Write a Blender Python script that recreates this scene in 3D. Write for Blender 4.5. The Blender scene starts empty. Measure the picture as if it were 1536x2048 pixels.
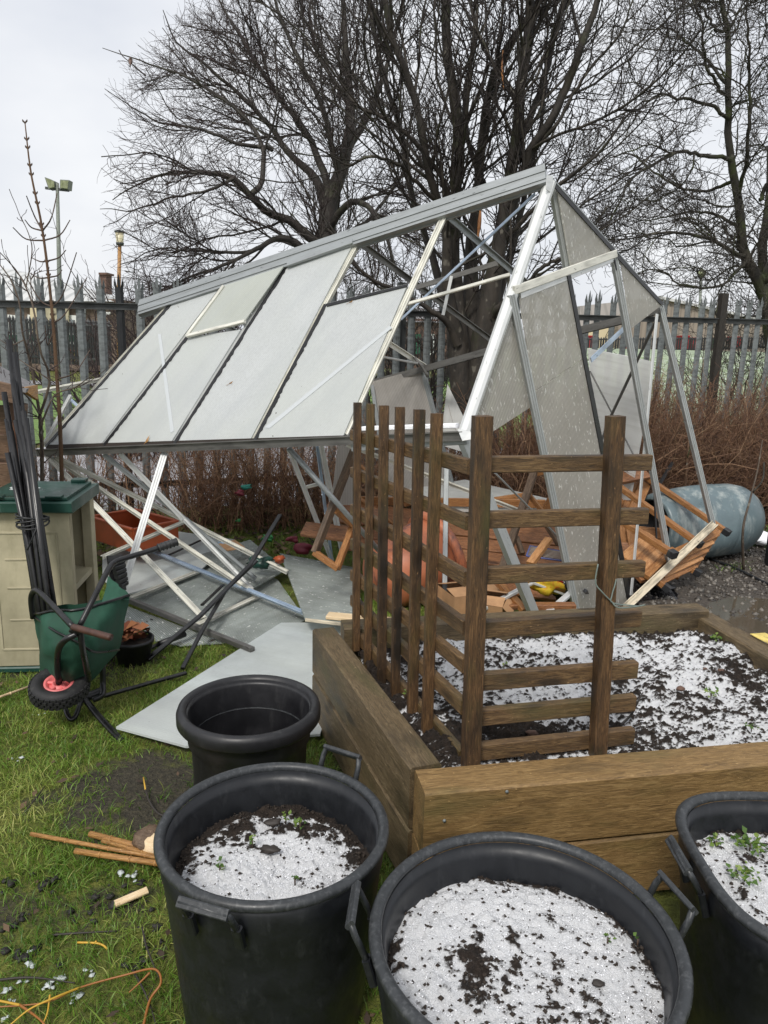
import bpy, math, random
import numpy as np
from mathutils import Vector, Matrix
random.seed(4); RNG = np.random.default_rng(11)
SC = bpy.context.scene
COL = SC.collection

# ---------------------------------------------------------------- camera, sky, sun, exposure
F = 1510.; EYE = 1.6
PITCH = math.radians(12.5); ROLL = math.radians(1.4)
FWD = np.array([0, math.cos(PITCH), -math.sin(PITCH)])
_d0 = -np.array([0, math.sin(PITCH), math.cos(PITCH)]); _X = np.array([1., 0, 0])
RIGHT = math.cos(ROLL) * _X - math.sin(ROLL) * _d0
DOWN = math.sin(ROLL) * _X + math.cos(ROLL) * _d0
ORG = np.array([0, 0, EYE])
cam = bpy.data.cameras.new('camera'); cam.sensor_fit = 'VERTICAL'; cam.sensor_height = 36
cam.lens = 36 * F / 2048; cam.clip_start = .05; cam.clip_end = 900
co = bpy.data.objects.new('camera', cam); COL.objects.link(co); SC.camera = co
m = Matrix.Identity(4)
for i in range(3):
    m[i][0] = RIGHT[i]; m[i][1] = -DOWN[i]; m[i][2] = -FWD[i]; m[i][3] = ORG[i]
co.matrix_world = m

SUN_EL, SUN_AZ = math.radians(48), math.radians(198)      # azimuth of the sun, clockwise from +Y
w = bpy.data.worlds.new('World'); SC.world = w; w.use_nodes = True
nt = w.node_tree; nt.nodes.clear()
def nd(t, kind, **kw):
    n = t.nodes.new(kind)
    for k, v in kw.items(): setattr(n, k, v)
    return n
out = nd(nt, 'ShaderNodeOutputWorld'); bg = nd(nt, 'ShaderNodeBackground')
sky = nd(nt, 'ShaderNodeTexSky', sky_type='NISHITA', sun_disc=False)
sky.sun_elevation = SUN_EL; sky.sun_rotation = SUN_AZ; sky.air_density = 1.2; sky.dust_density = 3
tc = nd(nt, 'ShaderNodeTexCoord'); cl = nd(nt, 'ShaderNodeTexNoise'); cl.inputs['Scale'].default_value = 2.2
cl.inputs['Detail'].default_value = 5; cl.inputs['Roughness'].default_value = .55
mp = nd(nt, 'ShaderNodeMapping'); mp.inputs['Scale'].default_value = (1, 1, 2.2)
nt.links.new(tc.outputs['Generated'], mp.inputs[0]); nt.links.new(mp.outputs[0], cl.inputs['Vector'])
cr = nd(nt, 'ShaderNodeValToRGB'); cr.color_ramp.elements[0].position = .33; cr.color_ramp.elements[1].position = .68
cr.color_ramp.elements[0].color = (5.6, 5.82, 6.3, 1); cr.color_ramp.elements[1].color = (7.2, 7.27, 7.4, 1)
nt.links.new(cl.outputs['Fac'], cr.inputs[0])
mx = nd(nt, 'ShaderNodeMix', data_type='RGBA'); mx.inputs[0].default_value = .93
nt.links.new(sky.outputs[0], mx.inputs[6]); nt.links.new(cr.outputs[0], mx.inputs[7])
nt.links.new(mx.outputs[2], bg.inputs[0]); bg.inputs[1].default_value = .08
nt.links.new(bg.outputs[0], out.inputs[0])
sl = bpy.data.lights.new('sun', 'SUN'); sl.energy = 1.5; sl.angle = math.radians(14); sl.color = (1, .96, .9)
so = bpy.data.objects.new('sun', sl); COL.objects.link(so)
sd = Vector((math.sin(SUN_AZ) * math.cos(SUN_EL), math.cos(SUN_AZ) * math.cos(SUN_EL), math.sin(SUN_EL)))
so.rotation_euler = sd.to_track_quat('Z', 'Y').to_euler()
SC.view_settings.view_transform = 'Standard'; SC.view_settings.look = 'None'
SC.view_settings.exposure = 0.8; SC.view_settings.gamma = 1
SC.cycles.max_bounces = 10; SC.cycles.transparent_max_bounces = 16
try: SC.cycles.use_denoising = True
except Exception: pass

# ---------------------------------------------------------------- pixel -> place helpers
def V(a): return np.asarray(a, float)
def ray(x, y): return FWD + (x - 768) / F * RIGHT + (y - 1024) / F * DOWN
def at(x, y, Y):
    v = ray(x, y); return ORG + v * (Y / v[1])
def gp(x, y, z=0.):
    v = ray(x, y); return ORG + v * ((z - EYE) / v[2])
def hit(x, y, P0, N, off=0.):
    v = ray(x, y); return ORG + v * ((np.dot(P0 - ORG, N) + off * np.linalg.norm(N)) / np.dot(v, N))
def unit(v): return v / np.linalg.norm(v)

# ---------------------------------------------------------------- noise
_tab = np.random.default_rng(5).random((256, 256))
def vnoise(x, y):
    xi = np.floor(x).astype(int); yi = np.floor(y).astype(int); fx = x - xi; fy = y - yi
    fx = fx * fx * (3 - 2 * fx); fy = fy * fy * (3 - 2 * fy)
    a = _tab[xi & 255, yi & 255]; b = _tab[(xi + 1) & 255, yi & 255]; c = _tab[xi & 255, (yi + 1) & 255]; d = _tab[(xi + 1) & 255, (yi + 1) & 255]
    return (a * (1 - fx) + b * fx) * (1 - fy) + (c * (1 - fx) + d * fx) * fy
def fbm(x, y, o=4, s=0.):
    t = 0; a = .5; n = 0
    for i in range(o):
        t = t + a * vnoise(x * 2 ** i + 17.3 * i + s, y * 2 ** i + 9.1 * i + s * 1.7); n += a; a *= .5
    return t / n

# ---------------------------------------------------------------- materials
def mat(name, col=(.5, .5, .5), rough=.6, metal=0., spec=.5):
    mm = bpy.data.materials.new(name); mm.use_nodes = True
    b = mm.node_tree.nodes['Principled BSDF']
    b.inputs['Base Color'].default_value = (*col, 1); b.inputs['Roughness'].default_value = rough
    b.inputs['Metallic'].default_value = metal; b.inputs['Specular IOR Level'].default_value = spec
    return mm
def coords(t, scale=(1, 1, 1), rnd=True):
    tc = nd(t, 'ShaderNodeTexCoord'); mp = nd(t, 'ShaderNodeMapping'); mp.inputs['Scale'].default_value = scale
    if rnd:
        oi = nd(t, 'ShaderNodeObjectInfo'); ml = nd(t, 'ShaderNodeMath', operation='MULTIPLY'); ml.inputs[1].default_value = 37.
        t.links.new(oi.outputs['Random'], ml.inputs[0])
        ad = nd(t, 'ShaderNodeVectorMath', operation='ADD')
        t.links.new(tc.outputs['Object'], ad.inputs[0]); t.links.new(ml.outputs[0], ad.inputs[1]); t.links.new(ad.outputs[0], mp.inputs[0])
    else: t.links.new(tc.outputs['Object'], mp.inputs[0])
    return mp.outputs[0]
def noise(t, vec, scale, detail=4, rough=.55, dist=0.):
    n = nd(t, 'ShaderNodeTexNoise'); n.inputs['Scale'].default_value = scale; n.inputs['Detail'].default_value = detail
    n.inputs['Roughness'].default_value = rough; n.inputs['Distortion'].default_value = dist
    t.links.new(vec, n.inputs['Vector']); return n.outputs['Fac']
def ramp(t, fac, stops):
    r = nd(t, 'ShaderNodeValToRGB'); e = r.color_ramp.elements
    while len(e) < len(stops): e.new(.5)
    for i, (p, c) in enumerate(stops):
        e[i].position = p; e[i].color = (*c, 1) if len(c) == 3 else c
    t.links.new(fac, r.inputs[0]); return r.outputs[0]
def mix(t, fac, a, b, mode='MIX'):
    x = nd(t, 'ShaderNodeMix', data_type='RGBA', blend_type=mode)
    for s, v in ((0, fac), (6, a), (7, b)):
        if isinstance(v, (int, float)): x.inputs[s].default_value = v
        elif isinstance(v, tuple): x.inputs[s].default_value = (*v, 1)
        else: t.links.new(v, x.inputs[s])
    return x.outputs[2]
def bump(t, h, b, strength=.3, dist=.01):
    n = nd(t, 'ShaderNodeBump'); n.inputs['Strength'].default_value = strength; n.inputs['Distance'].default_value = dist
    t.links.new(h, n.inputs['Height']); t.links.new(n.outputs[0], b.inputs['Normal'])
def P(mm): return mm.node_tree, mm.node_tree.nodes['Principled BSDF']
G3 = lambda v: (v, v, v)

def wood(name, dark, midc, light, stain=(.02, .017, .012), green=None, rough=.62, stain_amt=.62, gs=1.):
    mm = mat(name, midc, rough); t, b = P(mm)
    v = coords(t, (9 * gs, 80 * gs, 80 * gs)); g = noise(t, v, 1.7, 7, .72, 1.3)
    v2 = coords(t, (2.2, 7, 7)); p = noise(t, v2, 1.4, 4)
    c = ramp(t, g, [(.34, dark), (.5, midc), (.66, light)])
    st = ramp(t, p, [(stain_amt - .12, G3(0)), (stain_amt + .12, G3(1))])
    c = mix(t, st, c, stain)
    if green:
        v3 = coords(t, (1, 3, 3)); gg = ramp(t, noise(t, v3, 2.3, 5), [(.54, G3(0)), (.72, G3(.6))]); c = mix(t, gg, c, green)
    vo = nd(t, 'ShaderNodeTexVoronoi'); vo.inputs['Scale'].default_value = 1.; t.links.new(coords(t, (3.1, 9, 9)), vo.inputs['Vector'])
    c = mix(t, ramp(t, vo.outputs['Distance'], [(.10, G3(.85)), (.21, G3(0))]), c, tuple(k * .55 for k in dark))
    sp = ramp(t, noise(t, coords(t, (30, 60, 60)), 2.6, 2), [(.70, G3(0)), (.74, G3(.6))])
    c = mix(t, sp, c, tuple(min(1, 1.9 * k + .02) for k in light))
    t.links.new(c, b.inputs['Base Color']); bump(t, g, b, .55, .006)
    t.links.new(ramp(t, p, [(.3, G3(rough + .1)), (.7, G3(rough - .15))]), b.inputs['Roughness'])
    return mm
M = {}
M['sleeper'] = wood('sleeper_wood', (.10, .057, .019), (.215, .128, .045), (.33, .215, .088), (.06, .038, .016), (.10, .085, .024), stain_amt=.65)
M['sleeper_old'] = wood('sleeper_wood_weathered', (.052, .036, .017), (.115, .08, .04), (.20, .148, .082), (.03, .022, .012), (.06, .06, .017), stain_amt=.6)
M['trellis'] = wood('trellis_wood', (.026, .013, .005), (.092, .047, .017), (.185, .103, .042), (.016, .011, .007), (.06, .06, .014), stain_amt=.565)
M['rail'] = wood('trellis_rail_wood', (.032, .018, .008), (.11, .062, .024), (.21, .132, .058), (.03, .02, .012), (.07, .068, .02), stain_amt=.6)
M['redwood'] = wood('red_stained_wood', (.04, .016, .008), (.10, .04, .019), (.17, .075, .036), (.02, .012, .008))
M['staging'] = wood('staging_wood', (.13, .048, .013), (.29, .125, .037), (.43, .215, .08), (.12, .05, .018), None, .55, .7)
M['staging_light'] = wood('staging_pale_wood', (.28, .12, .04), (.45, .22, .085), (.58, .33, .15), (.22, .1, .04), None, .55, .72)
M['plank'] = wood('red_brown_plank', (.075, .027, .010), (.23, .095, .036), (.36, .17, .07), (.08, .03, .013), None, .5, .72)
M['greywood'] = wood('grey_brown_wood', (.05, .03, .018), (.12, .075, .045), (.2, .14, .09), (.04, .03, .022))
M['dark_post'] = wood('wet_dark_post', (.010, .008, .006), (.026, .021, .016), (.05, .042, .032), (.012, .012, .008))
M['pine'] = wood('raw_pine', (.55, .38, .2), (.72, .55, .34), (.8, .66, .46), (.5, .36, .22), None, .6, .8)
M['shed'] = wood('shed_board', (.06, .032, .018), (.145, .085, .052), (.22, .14, .09), (.05, .03, .02))
M['cane'] = wood('bamboo', (.16, .075, .02), (.36, .18, .055), (.5, .29, .1), (.14, .07, .025), None, .45, .75)

def metal(name, col, rough=.38, met=.75, dirt=.5):
    mm = mat(name, col, rough, met); t, b = P(mm)
    n = noise(t, coords(t, (3, 14, 14)), 2.5, 5)
    c = ramp(t, n, [(.3, tuple(k * dirt for k in col)), (.55, col), (.8, tuple(min(1, k * 1.15) for k in col))])
    s = ramp(t, noise(t, coords(t, (9, 30, 30)), 2.2, 3), [(.66, G3(0)), (.73, G3(.75))])
    c = mix(t, s, c, tuple(k * .22 for k in col))
    t.links.new(c, b.inputs['Base Color']); t.links.new(ramp(t, n, [(.3, G3(rough + .18)), (.75, G3(rough))]), b.inputs['Roughness'])
    return mm
M['alu'] = metal('weathered_aluminium', (.34, .36, .365), .42, .65, .82)
M['alu_post'] = metal('grey_aluminium_post', (.48, .50, .495), .42, .5, .86)
M['alu_bright'] = metal('bright_aluminium', (.70, .71, .70), .36, .45, .86)
M['alu_white'] = metal('oxidised_white_aluminium', (.72, .71, .64), .5, .2, .62)
M['alu_dull'] = metal('dull_aluminium', (.19, .185, .175), .45, .7, .6)
M['alu_dirty'] = metal('dirty_aluminium', (.62, .55, .42), .6, .2, .35)
M['galv'] = metal('galvanised_steel', (.20, .22, .222), .55, .4, .55)
M['rail_steel'] = metal('dark_galvanised_steel', (.075, .08, .08), .5, .4, .5)
M['pole'] = metal('grey_green_pole', (.22, .24, .21), .6, .2, .7)

def plastic(name, col, rough=.45, wear=(.3, .3, .3), amt=.68, scale=5, wmix=.35):
    mm = mat(name, col, rough); t, b = P(mm)
    n = noise(t, coords(t, (1, 1, 1)), scale, 6, .65)
    n2 = noise(t, coords(t, (1, 1, .35)), scale * 2.2, 5, .7)
    c = ramp(t, n, [(.3, tuple(k * .7 for k in col)), (.7, tuple(k * 1.25 for k in col))])
    c = mix(t, ramp(t, n2, [(amt - .06, G3(0)), (amt + .1, G3(wmix))]), c, wear)
    t.links.new(c, b.inputs['Base Color']); t.links.new(ramp(t, n, [(.3, G3(rough - .1)), (.7, G3(rough + .18))]), b.inputs['Roughness'])
    bump(t, n2, b, .08, .003); return mm
M['black'] = plastic('black_plastic', (.014, .015, .017), .42, (.16, .16, .15), .62, 6, .35)
M['pot'] = plastic('black_pot_plastic', (.0095, .0108, .0135), .40, (.055, .058, .062), .62, 16, .3)
M['pot_rim'] = plastic('worn_black_rim_plastic', (.028, .031, .034), .42, (.12, .125, .13), .57, 46, .4)
M['potsmooth'] = plastic('smooth_black_plastic', (.012, .012, .014), .4, (.07, .07, .07), .6, 9, .3)
M['canes_black'] = plastic('black_coated_tube', (.009, .009, .010), .3, (.05, .05, .05), .6, 9, .4)
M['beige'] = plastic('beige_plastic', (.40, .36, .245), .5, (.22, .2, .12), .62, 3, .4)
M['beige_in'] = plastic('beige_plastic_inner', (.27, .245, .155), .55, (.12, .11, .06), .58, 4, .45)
M['green_lid'] = plastic('dark_green_plastic', (.010, .048, .036), .32, (.10, .17, .14), .62, 7, .4)
M['terracotta'] = plastic('terracotta_plastic', (.46, .155, .075), .42, (.045, .04, .05), .585, 3.5, .9)
M['orange'] = plastic('orange_plastic', (.36, .075, .022), .45, (.2, .07, .03), .6, 6, .5)
M['barrel'] = plastic('blue_grey_plastic', (.12, .165, .18), .34, (.40, .43, .41), .55, 3.2, .75)
M['card'] = plastic('cardboard', (.42, .24, .12), .8, (.3, .16, .08), .6, 6, .5)
M['canvas'] = plastic('green_canvas', (.010, .058, .034), .7, (.02, .09, .055), .55, 6, .5)
M['tyre'] = plastic('tyre_rubber', (.014, .014, .015), .65, (.06, .06, .055), .6, 12, .5)
M['pink'] = plastic('pink_plastic', (.72, .17, .17), .45, (.5, .16, .14), .6, 10, .5)
M['red'] = plastic('red_paint', (.42, .012, .018), .5, (.3, .02, .02), .7, 3, .5)
M['greenpaint'] = plastic('green_paint', (.01, .12, .06), .5, (.02, .1, .06), .7, 3, .5)
M['white'] = mat('white_paint', (.72, .73, .71), .5)
M['yellow'] = plastic('yellow_plastic', (.60, .42, .03), .4, (.5, .04, .02), .54, 9, .95)
M['yellow_paint'] = plastic('yellow_paint', (.72, .56, .16), .6, (.2, .15, .06), .58, 16, .8)
M['blackfilm'] = mat('black_film', (.012, .012, .014), .12); t, b = P(M['blackfilm']); bump(t, noise(t, coords(t), 14, 4), b, .9, .03)

def poly_sheet(name, base, transp, transl, rib=True, flecks=0., grime=(.2, .2, .16), snow=0., rough=.42, rib_mix=.22, lo=.86):
    mm = mat(name, base, rough); t, b = P(mm)
    n = noise(t, coords(t, (1, 1, 1)), 3.2, 6, .62)
    c = ramp(t, n, [(.32, tuple(k * lo for k in base)), (.6, base)])
    st = ramp(t, noise(t, coords(t, (1.2, 24, 1)), 1.6, 5), [(.45, G3(0)), (.75, G3(.35))]); c = mix(t, st, c, grime)
    h = n
    if rib:
        wv = nd(t, 'ShaderNodeTexWave', wave_type='BANDS', bands_direction='Y'); wv.inputs['Scale'].default_value = 26
        t.links.new(coords(t, rnd=False), wv.inputs['Vector'])
        c = mix(t, rib_mix, c, mix(t, 1., c, wv.outputs['Color'], 'MULTIPLY')); h = wv.outputs['Fac']
    opq = None
    if flecks:
        fl = ramp(t, noise(t, coords(t, (9, 26, 9)), 2.6, 4, .6, .4), [(flecks, G3(0)), (flecks + .03, G3(1))])
        c = mix(t, fl, c, (.93, .93, .90)); opq = fl
    if snow:
        g = ramp(t, noise(t, coords(t, (1, 1.6, 1)), 75, 5, .75), [(.34, G3(.78)), (.58, G3(1))])
        c = mix(t, snow, c, mix(t, 1., (.69, .72, .735), g, 'MULTIPLY')); h = noise(t, coords(t), 80, 4, .8)
        c = mix(t, ramp(t, noise(t, coords(t), 1.3, 3), [(.38, G3(0)), (.62, G3(.5))]), c, (.62, .65, .61)); c = mix(t, ramp(t, noise(t, coords(t, (.6, 3, 1)), 2.2, 4), [(.45, G3(0)), (.75, G3(.45))]), c, (.48, .51, .53))
        dk = ramp(t, noise(t, coords(t), 38, 2), [(.76, G3(0)), (.79, G3(1))]); c = mix(t, dk, c, (.1, .09, .07))
    t.links.new(c, b.inputs['Base Color']); bump(t, h, b, .35, .004)
    o = t.nodes['Material Output']; tl = nd(t, 'ShaderNodeBsdfTranslucent'); t.links.new(c, tl.inputs[0])
    m1 = nd(t, 'ShaderNodeMixShader'); m1.inputs[0].default_value = transl
    t.links.new(b.outputs[0], m1.inputs[1]); t.links.new(tl.outputs[0], m1.inputs[2])
    tp = nd(t, 'ShaderNodeBsdfTransparent'); m2 = nd(t, 'ShaderNodeMixShader')
    if opq is not None:
        sb = nd(t, 'ShaderNodeMath', operation='MULTIPLY_ADD'); sb.inputs[1].default_value = -transp; sb.inputs[2].default_value = transp
        t.links.new(opq, sb.inputs[0]); t.links.new(sb.outputs[0], m2.inputs[0])
    else: m2.inputs[0].default_value = transp
    t.links.new(m1.outputs[0], m2.inputs[1]); t.links.new(tp.outputs[0], m2.inputs[2]); t.links.new(m2.outputs[0], o.inputs[0])
    return mm
M['roofsheet'] = poly_sheet('slushy_polycarbonate', (.72, .74, .73), .0, .3, True, 0, (.55, .56, .52), .6)
M['ventsheet'] = poly_sheet('algae_tinted_polycarbonate', (.62, .65, .57), .03, .3, True, 0, (.5, .53, .42), .3)
M['gablesheet'] = poly_sheet('splashed_polycarbonate', (.86, .84, .77), .26, .62, True, .61, (.68, .65, .56), rib_mix=.4)
M['groundsheet'] = poly_sheet('wet_polycarbonate', (.68, .74, .71), .32, .2, True, .64, (.38, .43, .38), rough=.05, rib_mix=.4, lo=.58)
M['plainsheet'] = poly_sheet('pale_wet_sheet', (.70, .76, .75), .05, .2, True, 0, (.46, .5, .47), .15, rough=.10, rib_mix=.12, lo=.7)
M['backsheet'] = poly_sheet('grey_polycarbonate', (.7, .67, .63), .14, .55, True, 0, (.5, .47, .42))
M['streak'] = mat('painted_light_streak', (.50, .53, .545), .45)  # pale tone for light showing through the roof sheets
M['clearsheet'] = poly_sheet('whitish_polycarbonate', (.85, .86, .84), .32, .5, False, 0, (.5, .5, .46))

def bark(name, a, bcol, moss, msk=.56, scale=6, light=(.2, .19, .16)):
    mm = mat(name, a, .75); t, b = P(mm)
    v = coords(t, (1, 1, .35)); n = noise(t, v, scale, 6, .65, .3)
    c = ramp(t, n, [(.34, a), (.66, bcol)])
    c = mix(t, ramp(t, noise(t, coords(t), scale * .55, 4), [(msk, G3(0)), (msk + .14, G3(.8))]), c, moss)
    c = mix(t, ramp(t, noise(t, coords(t, (1, 1, .6)), scale * 1.5, 3), [(.62, G3(0)), (.70, G3(.7))]), c, light)
    t.links.new(c, b.inputs['Base Color']); bump(t, n, b, .6, .03); return mm
M['bark_main'] = bark('wet_dark_bark', (.011, .009, .007), (.045, .036, .027), (.032, .036, .012), .55, 9, (.17, .155, .125))
M['bark_far'] = bark('beech_bark', (.016, .014, .012), (.05, .043, .036), (.042, .044, .02), .58, 5, (.15, .145, .12))
M['bark_right'] = bark('mossy_bark', (.016, .014, .011), (.06, .052, .038), (.05, .066, .012), .5, 6, (.2, .19, .15))
M['twig_main'] = mat('dark_twig', (.02, .014, .012), .7)
M['twig_far'] = mat('purple_brown_twig', (.04, .026, .024), .7)
M['twig_right'] = mat('grey_brown_twig', (.036, .029, .022), .7)
M['sapling'] = bark('orange_brown_bark', (.07, .036, .018), (.13, .072, .036), (.08, .065, .03), .62, 14)
M['sapling_grey'] = bark('grey_sapling_bark', (.05, .035, .025), (.12, .09, .065), (.08, .075, .04), .6, 14)
M['saptwig'] = mat('sapling_twig', (.07, .045, .032), .7)
M['split'] = wood('split_heartwood', (.2, .08, .025), (.42, .18, .06), (.55, .28, .11), (.15, .06, .03))
M['orange_twig'] = mat('orange_willow_bark', (.27, .10, .02), .45)
M['yellow_twig'] = mat('yellow_willow_bark', (.55, .33, .04), .45)
M['darktwig'] = mat('dead_black_twig', (.03, .024, .02), .6)

def attr_mix(t, name):
    a = nd(t, 'ShaderNodeAttribute', attribute_name=name); return a.outputs['Fac']
def tinted(name, lo, mid_, hi, rough=.6, transl=0.):
    mm = mat(name, mid_, rough); t, b = P(mm)
    c = ramp(t, attr_mix(t, 'tint'), [(0., lo), (.5, mid_), (1., hi)]); t.links.new(c, b.inputs['Base Color'])
    if transl:
        tl = nd(t, 'ShaderNodeBsdfTranslucent'); t.links.new(c, tl.inputs[0]); ms = nd(t, 'ShaderNodeMixShader'); ms.inputs[0].default_value = transl
        t.links.new(b.outputs[0], ms.inputs[1]); t.links.new(tl.outputs[0], ms.inputs[2]); t.links.new(ms.outputs[0], t.nodes['Material Output'].inputs[0])
    return mm
M['grass'] = tinted('grass_blade', (.055, .13, .012), (.155, .275, .03), (.42, .42, .12), .5, .3)
M['hedge'] = tinted('hedge_stem', (.055, .027, .017), (.18, .092, .052), (.36, .23, .13), .7)
M['leaf'] = tinted('seedling_leaf', (.045, .10, .018), (.10, .19, .03), (.24, .32, .07), .45, .3)
M['deadleaf'] = tinted('dead_leaf', (.08, .022, .012), (.2, .06, .028), (.28, .12, .05), .6)
M['litter'] = tinted('leaf_litter', (.02, .013, .009), (.065, .04, .024), (.16, .1, .055), .8)
M['stone'] = tinted('grit_stone', (.035, .03, .026), (.085, .075, .064), (.21, .19, .165), .55)

mm = M['soil'] = mat('snowy_soil', (.03, .02, .014), .8); t, b = P(mm)
oc = coords(t); sn = attr_mix(t, 'snow')
fine = noise(t, oc, 95, 6, .8); fine2 = noise(t, oc, 260, 3, .7)
ad = nd(t, 'ShaderNodeMath', operation='MULTIPLY_ADD'); ad.inputs[1].default_value = .8; t.links.new(fine, ad.inputs[0]); t.links.new(sn, ad.inputs[2])
k = ramp(t, ad.outputs[0], [(.62, G3(0)), (.76, G3(.55)), (.92, G3(1))])
soilc = ramp(t, noise(t, oc, 45, 5, .7), [(.3, (.010, .007, .005)), (.55, (.032, .022, .016)), (.8, (.075, .052, .038))])
snowc = ramp(t, fine2, [(.3, (.86, .875, .90)), (.7, (.95, .955, .97))])
t.links.new(mix(t, k, soilc, snowc), b.inputs['Base Color'])
t.links.new(ramp(t, k, [(0, G3(.7)), (1, G3(.9))]), b.inputs['Roughness']); t.links.new(ramp(t, k, [(0, G3(.4)), (1, G3(.1))]), b.inputs['Specular IOR Level'])
hh = nd(t, 'ShaderNodeMath', operation='ADD'); t.links.new(fine, hh.inputs[0]); t.links.new(fine2, hh.inputs[1]); bump(t, hh.outputs[0], b, .9, .012)
M['snow'] = mat('old_snow', (.90, .91, .94), .9, 0., .08); t, b = P(M['snow']); bump(t, noise(t, coords(t), 60, 4), b, .5, .01)

M['crumb'] = mat('soil_crumb', (.03, .021, .015), .85)
M['clod'] = mat('dark_clod', (.018, .016, .014), .7)
M['slush'] = mat('grey_slush', (.5, .54, .53), .4)
mm = M['ground'] = mat('mossy_earth', (.05, .05, .02), .8); t, b = P(mm)
oc = coords(t, rnd=False); n1 = noise(t, oc, 1.7, 5); n2 = noise(t, oc, 14, 6, .7); n3 = noise(t, oc, 60, 4, .7)
soil_ = ramp(t, n3, [(.3, (.018, .015, .009)), (.55, (.055, .047, .028)), (.8, (.12, .10, .062))])
moss_ = ramp(t, n2, [(.3, (.05, .06, .009)), (.55, (.13, .15, .02)), (.8, (.25, .24, .05))])
ma = attr_mix(t, 'moss'); a2 = nd(t, 'ShaderNodeMath', operation='MULTIPLY_ADD'); a2.inputs[1].default_value = .9
t.links.new(n2, a2.inputs[0]); t.links.new(ma, a2.inputs[2])
t.links.new(mix(t, ramp(t, a2.outputs[0], [(.66, G3(0)), (.92, G3(1))]), soil_, moss_), b.inputs['Base Color'])
hh = nd(t, 'ShaderNodeMath', operation='ADD'); t.links.new(n2, hh.inputs[0]); t.links.new(n3, hh.inputs[1]); bump(t, hh.outputs[0], b, .9, .03)
def ground_mat(name, stops, scale, rough=.8, bs=.6):
    mm = mat(name, (.1, .1, .1), rough); t, b = P(mm); oc = coords(t, rnd=False)
    n = noise(t, oc, scale, 6, .7); n2 = noise(t, oc, scale * .12, 4)
    c = mix(t, ramp(t, n2, [(.35, G3(.0)), (.7, G3(.5))]), ramp(t, n, stops), tuple(k * .6 for k in stops[1][1]))
    t.links.new(c, b.inputs['Base Color']); bump(t, n, b, bs, .02); return mm
M['gravel'] = ground_mat('wet_gravel', [(.3, (.03, .025, .02)), (.5, (.085, .07, .056)), (.75, (.2, .17, .14))], 55, .5, .9)
M['farlawn'] = ground_mat('mown_lawn', [(.3, (.07, .13, .025)), (.5, (.125, .215, .04)), (.75, (.2, .28, .07))], 6)
M['slope'] = ground_mat('frosted_turf', [(.36, (.14, .2, .075)), (.5, (.27, .34, .2)), (.66, (.62, .67, .62))], 3.2)
M['path'] = ground_mat('wet_tarmac', [(.3, (.30, .30, .315)), (.5, (.40, .40, .42)), (.75, (.52, .52, .54))], 30, .4, .3)
M['puddle'] = mat('muddy_water', (.085, .07, .05), .06); t, b = P(M['puddle']); bump(t, noise(t, coords(t), 9, 3), b, .05, .01)
M['harling'] = ground_mat('brown_harling', [(.3, (.09, .065, .05)), (.5, (.17, .125, .095)), (.75, (.27, .21, .17))], 3.5)
M['brick'] = ground_mat('dark_brick', [(.3, (.08, .045, .032)), (.5, (.14, .08, .058)), (.75, (.2, .13, .1))], 5)
def striped(name, a, bcol, sc, ax='X'):
    mm = mat(name, a, .5); t, b = P(mm); wv = nd(t, 'ShaderNodeTexWave', bands_direction=ax); wv.inputs['Scale'].default_value = sc
    wv.inputs['Distortion'].default_value = .4
    t.links.new(coords(t, rnd=False), wv.inputs['Vector']); n = noise(t, coords(t), .5, 4)
    c = ramp(t, wv.outputs['Fac'], [(.1, bcol), (.5, a)]); c = mix(t, ramp(t, n, [(.4, G3(0)), (.7, G3(.35))]), c, bcol)
    t.links.new(c, b.inputs['Base Color']); return mm
M['roofmetal'] = striped('pale_metal_roof', (.58, .585, .57), (.38, .39, .38), .55)
M['cladding'] = striped('tan_cladding', (.30, .255, .205), (.225, .19, .155), .9)
M['claddark'] = striped('grey_cladding', (.26, .24, .215), (.2, .185, .165), .5)
M['cream'] = mat('cream_render', (.62, .53, .35), .8)
M['felt'] = ground_mat('roof_felt', [(.3, (.12, .115, .115)), (.5, (.2, .195, .2)), (.75, (.3, .3, .31))], 40)
M['glass_dark'] = mat('window_glass', (.22, .27, .28), .12)
M['lampglass'] = mat('lamp_glass', (.62, .56, .38), .35)
M['flood'] = plastic('mossy_lamp_glass', (.26, .28, .16), .35, (.1, .12, .04), .5, 5, .6)
M['bird'] = plastic('pigeon_feather', (.16, .11, .095), .8, (.1, .07, .06), .55, 20, .5)
M['bird_dark'] = mat('dark_feather', (.03, .022, .02), .8)
M['brace_blue'] = metal('blue_tinted_aluminium', (.52, .62, .74), .35, .6, .7)
M['teal'] = mat('teal_plastic', (.03, .25, .2), .4); M['bluebit'] = mat('pale_blue_plastic', (.35, .5, .65), .4)
M['maroon'] = mat('maroon_plastic', (.2, .025, .045), .5); M['limegreen'] = mat('bright_green_plastic', (.05, .3, .09), .4)
M['cord'] = mat('grey_green_cord', (.16, .2, .18), .6); M['handle_brown'] = plastic('rust_brown_grip', (.05, .022, .015), .5, (.1, .04, .025), .55, 20, .5)
M['wire'] = mat('coated_wire', (.10, .12, .3), .4, .2); M['steelwire'] = mat('plain_wire', (.5, .48, .45), .4, .7)

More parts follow.
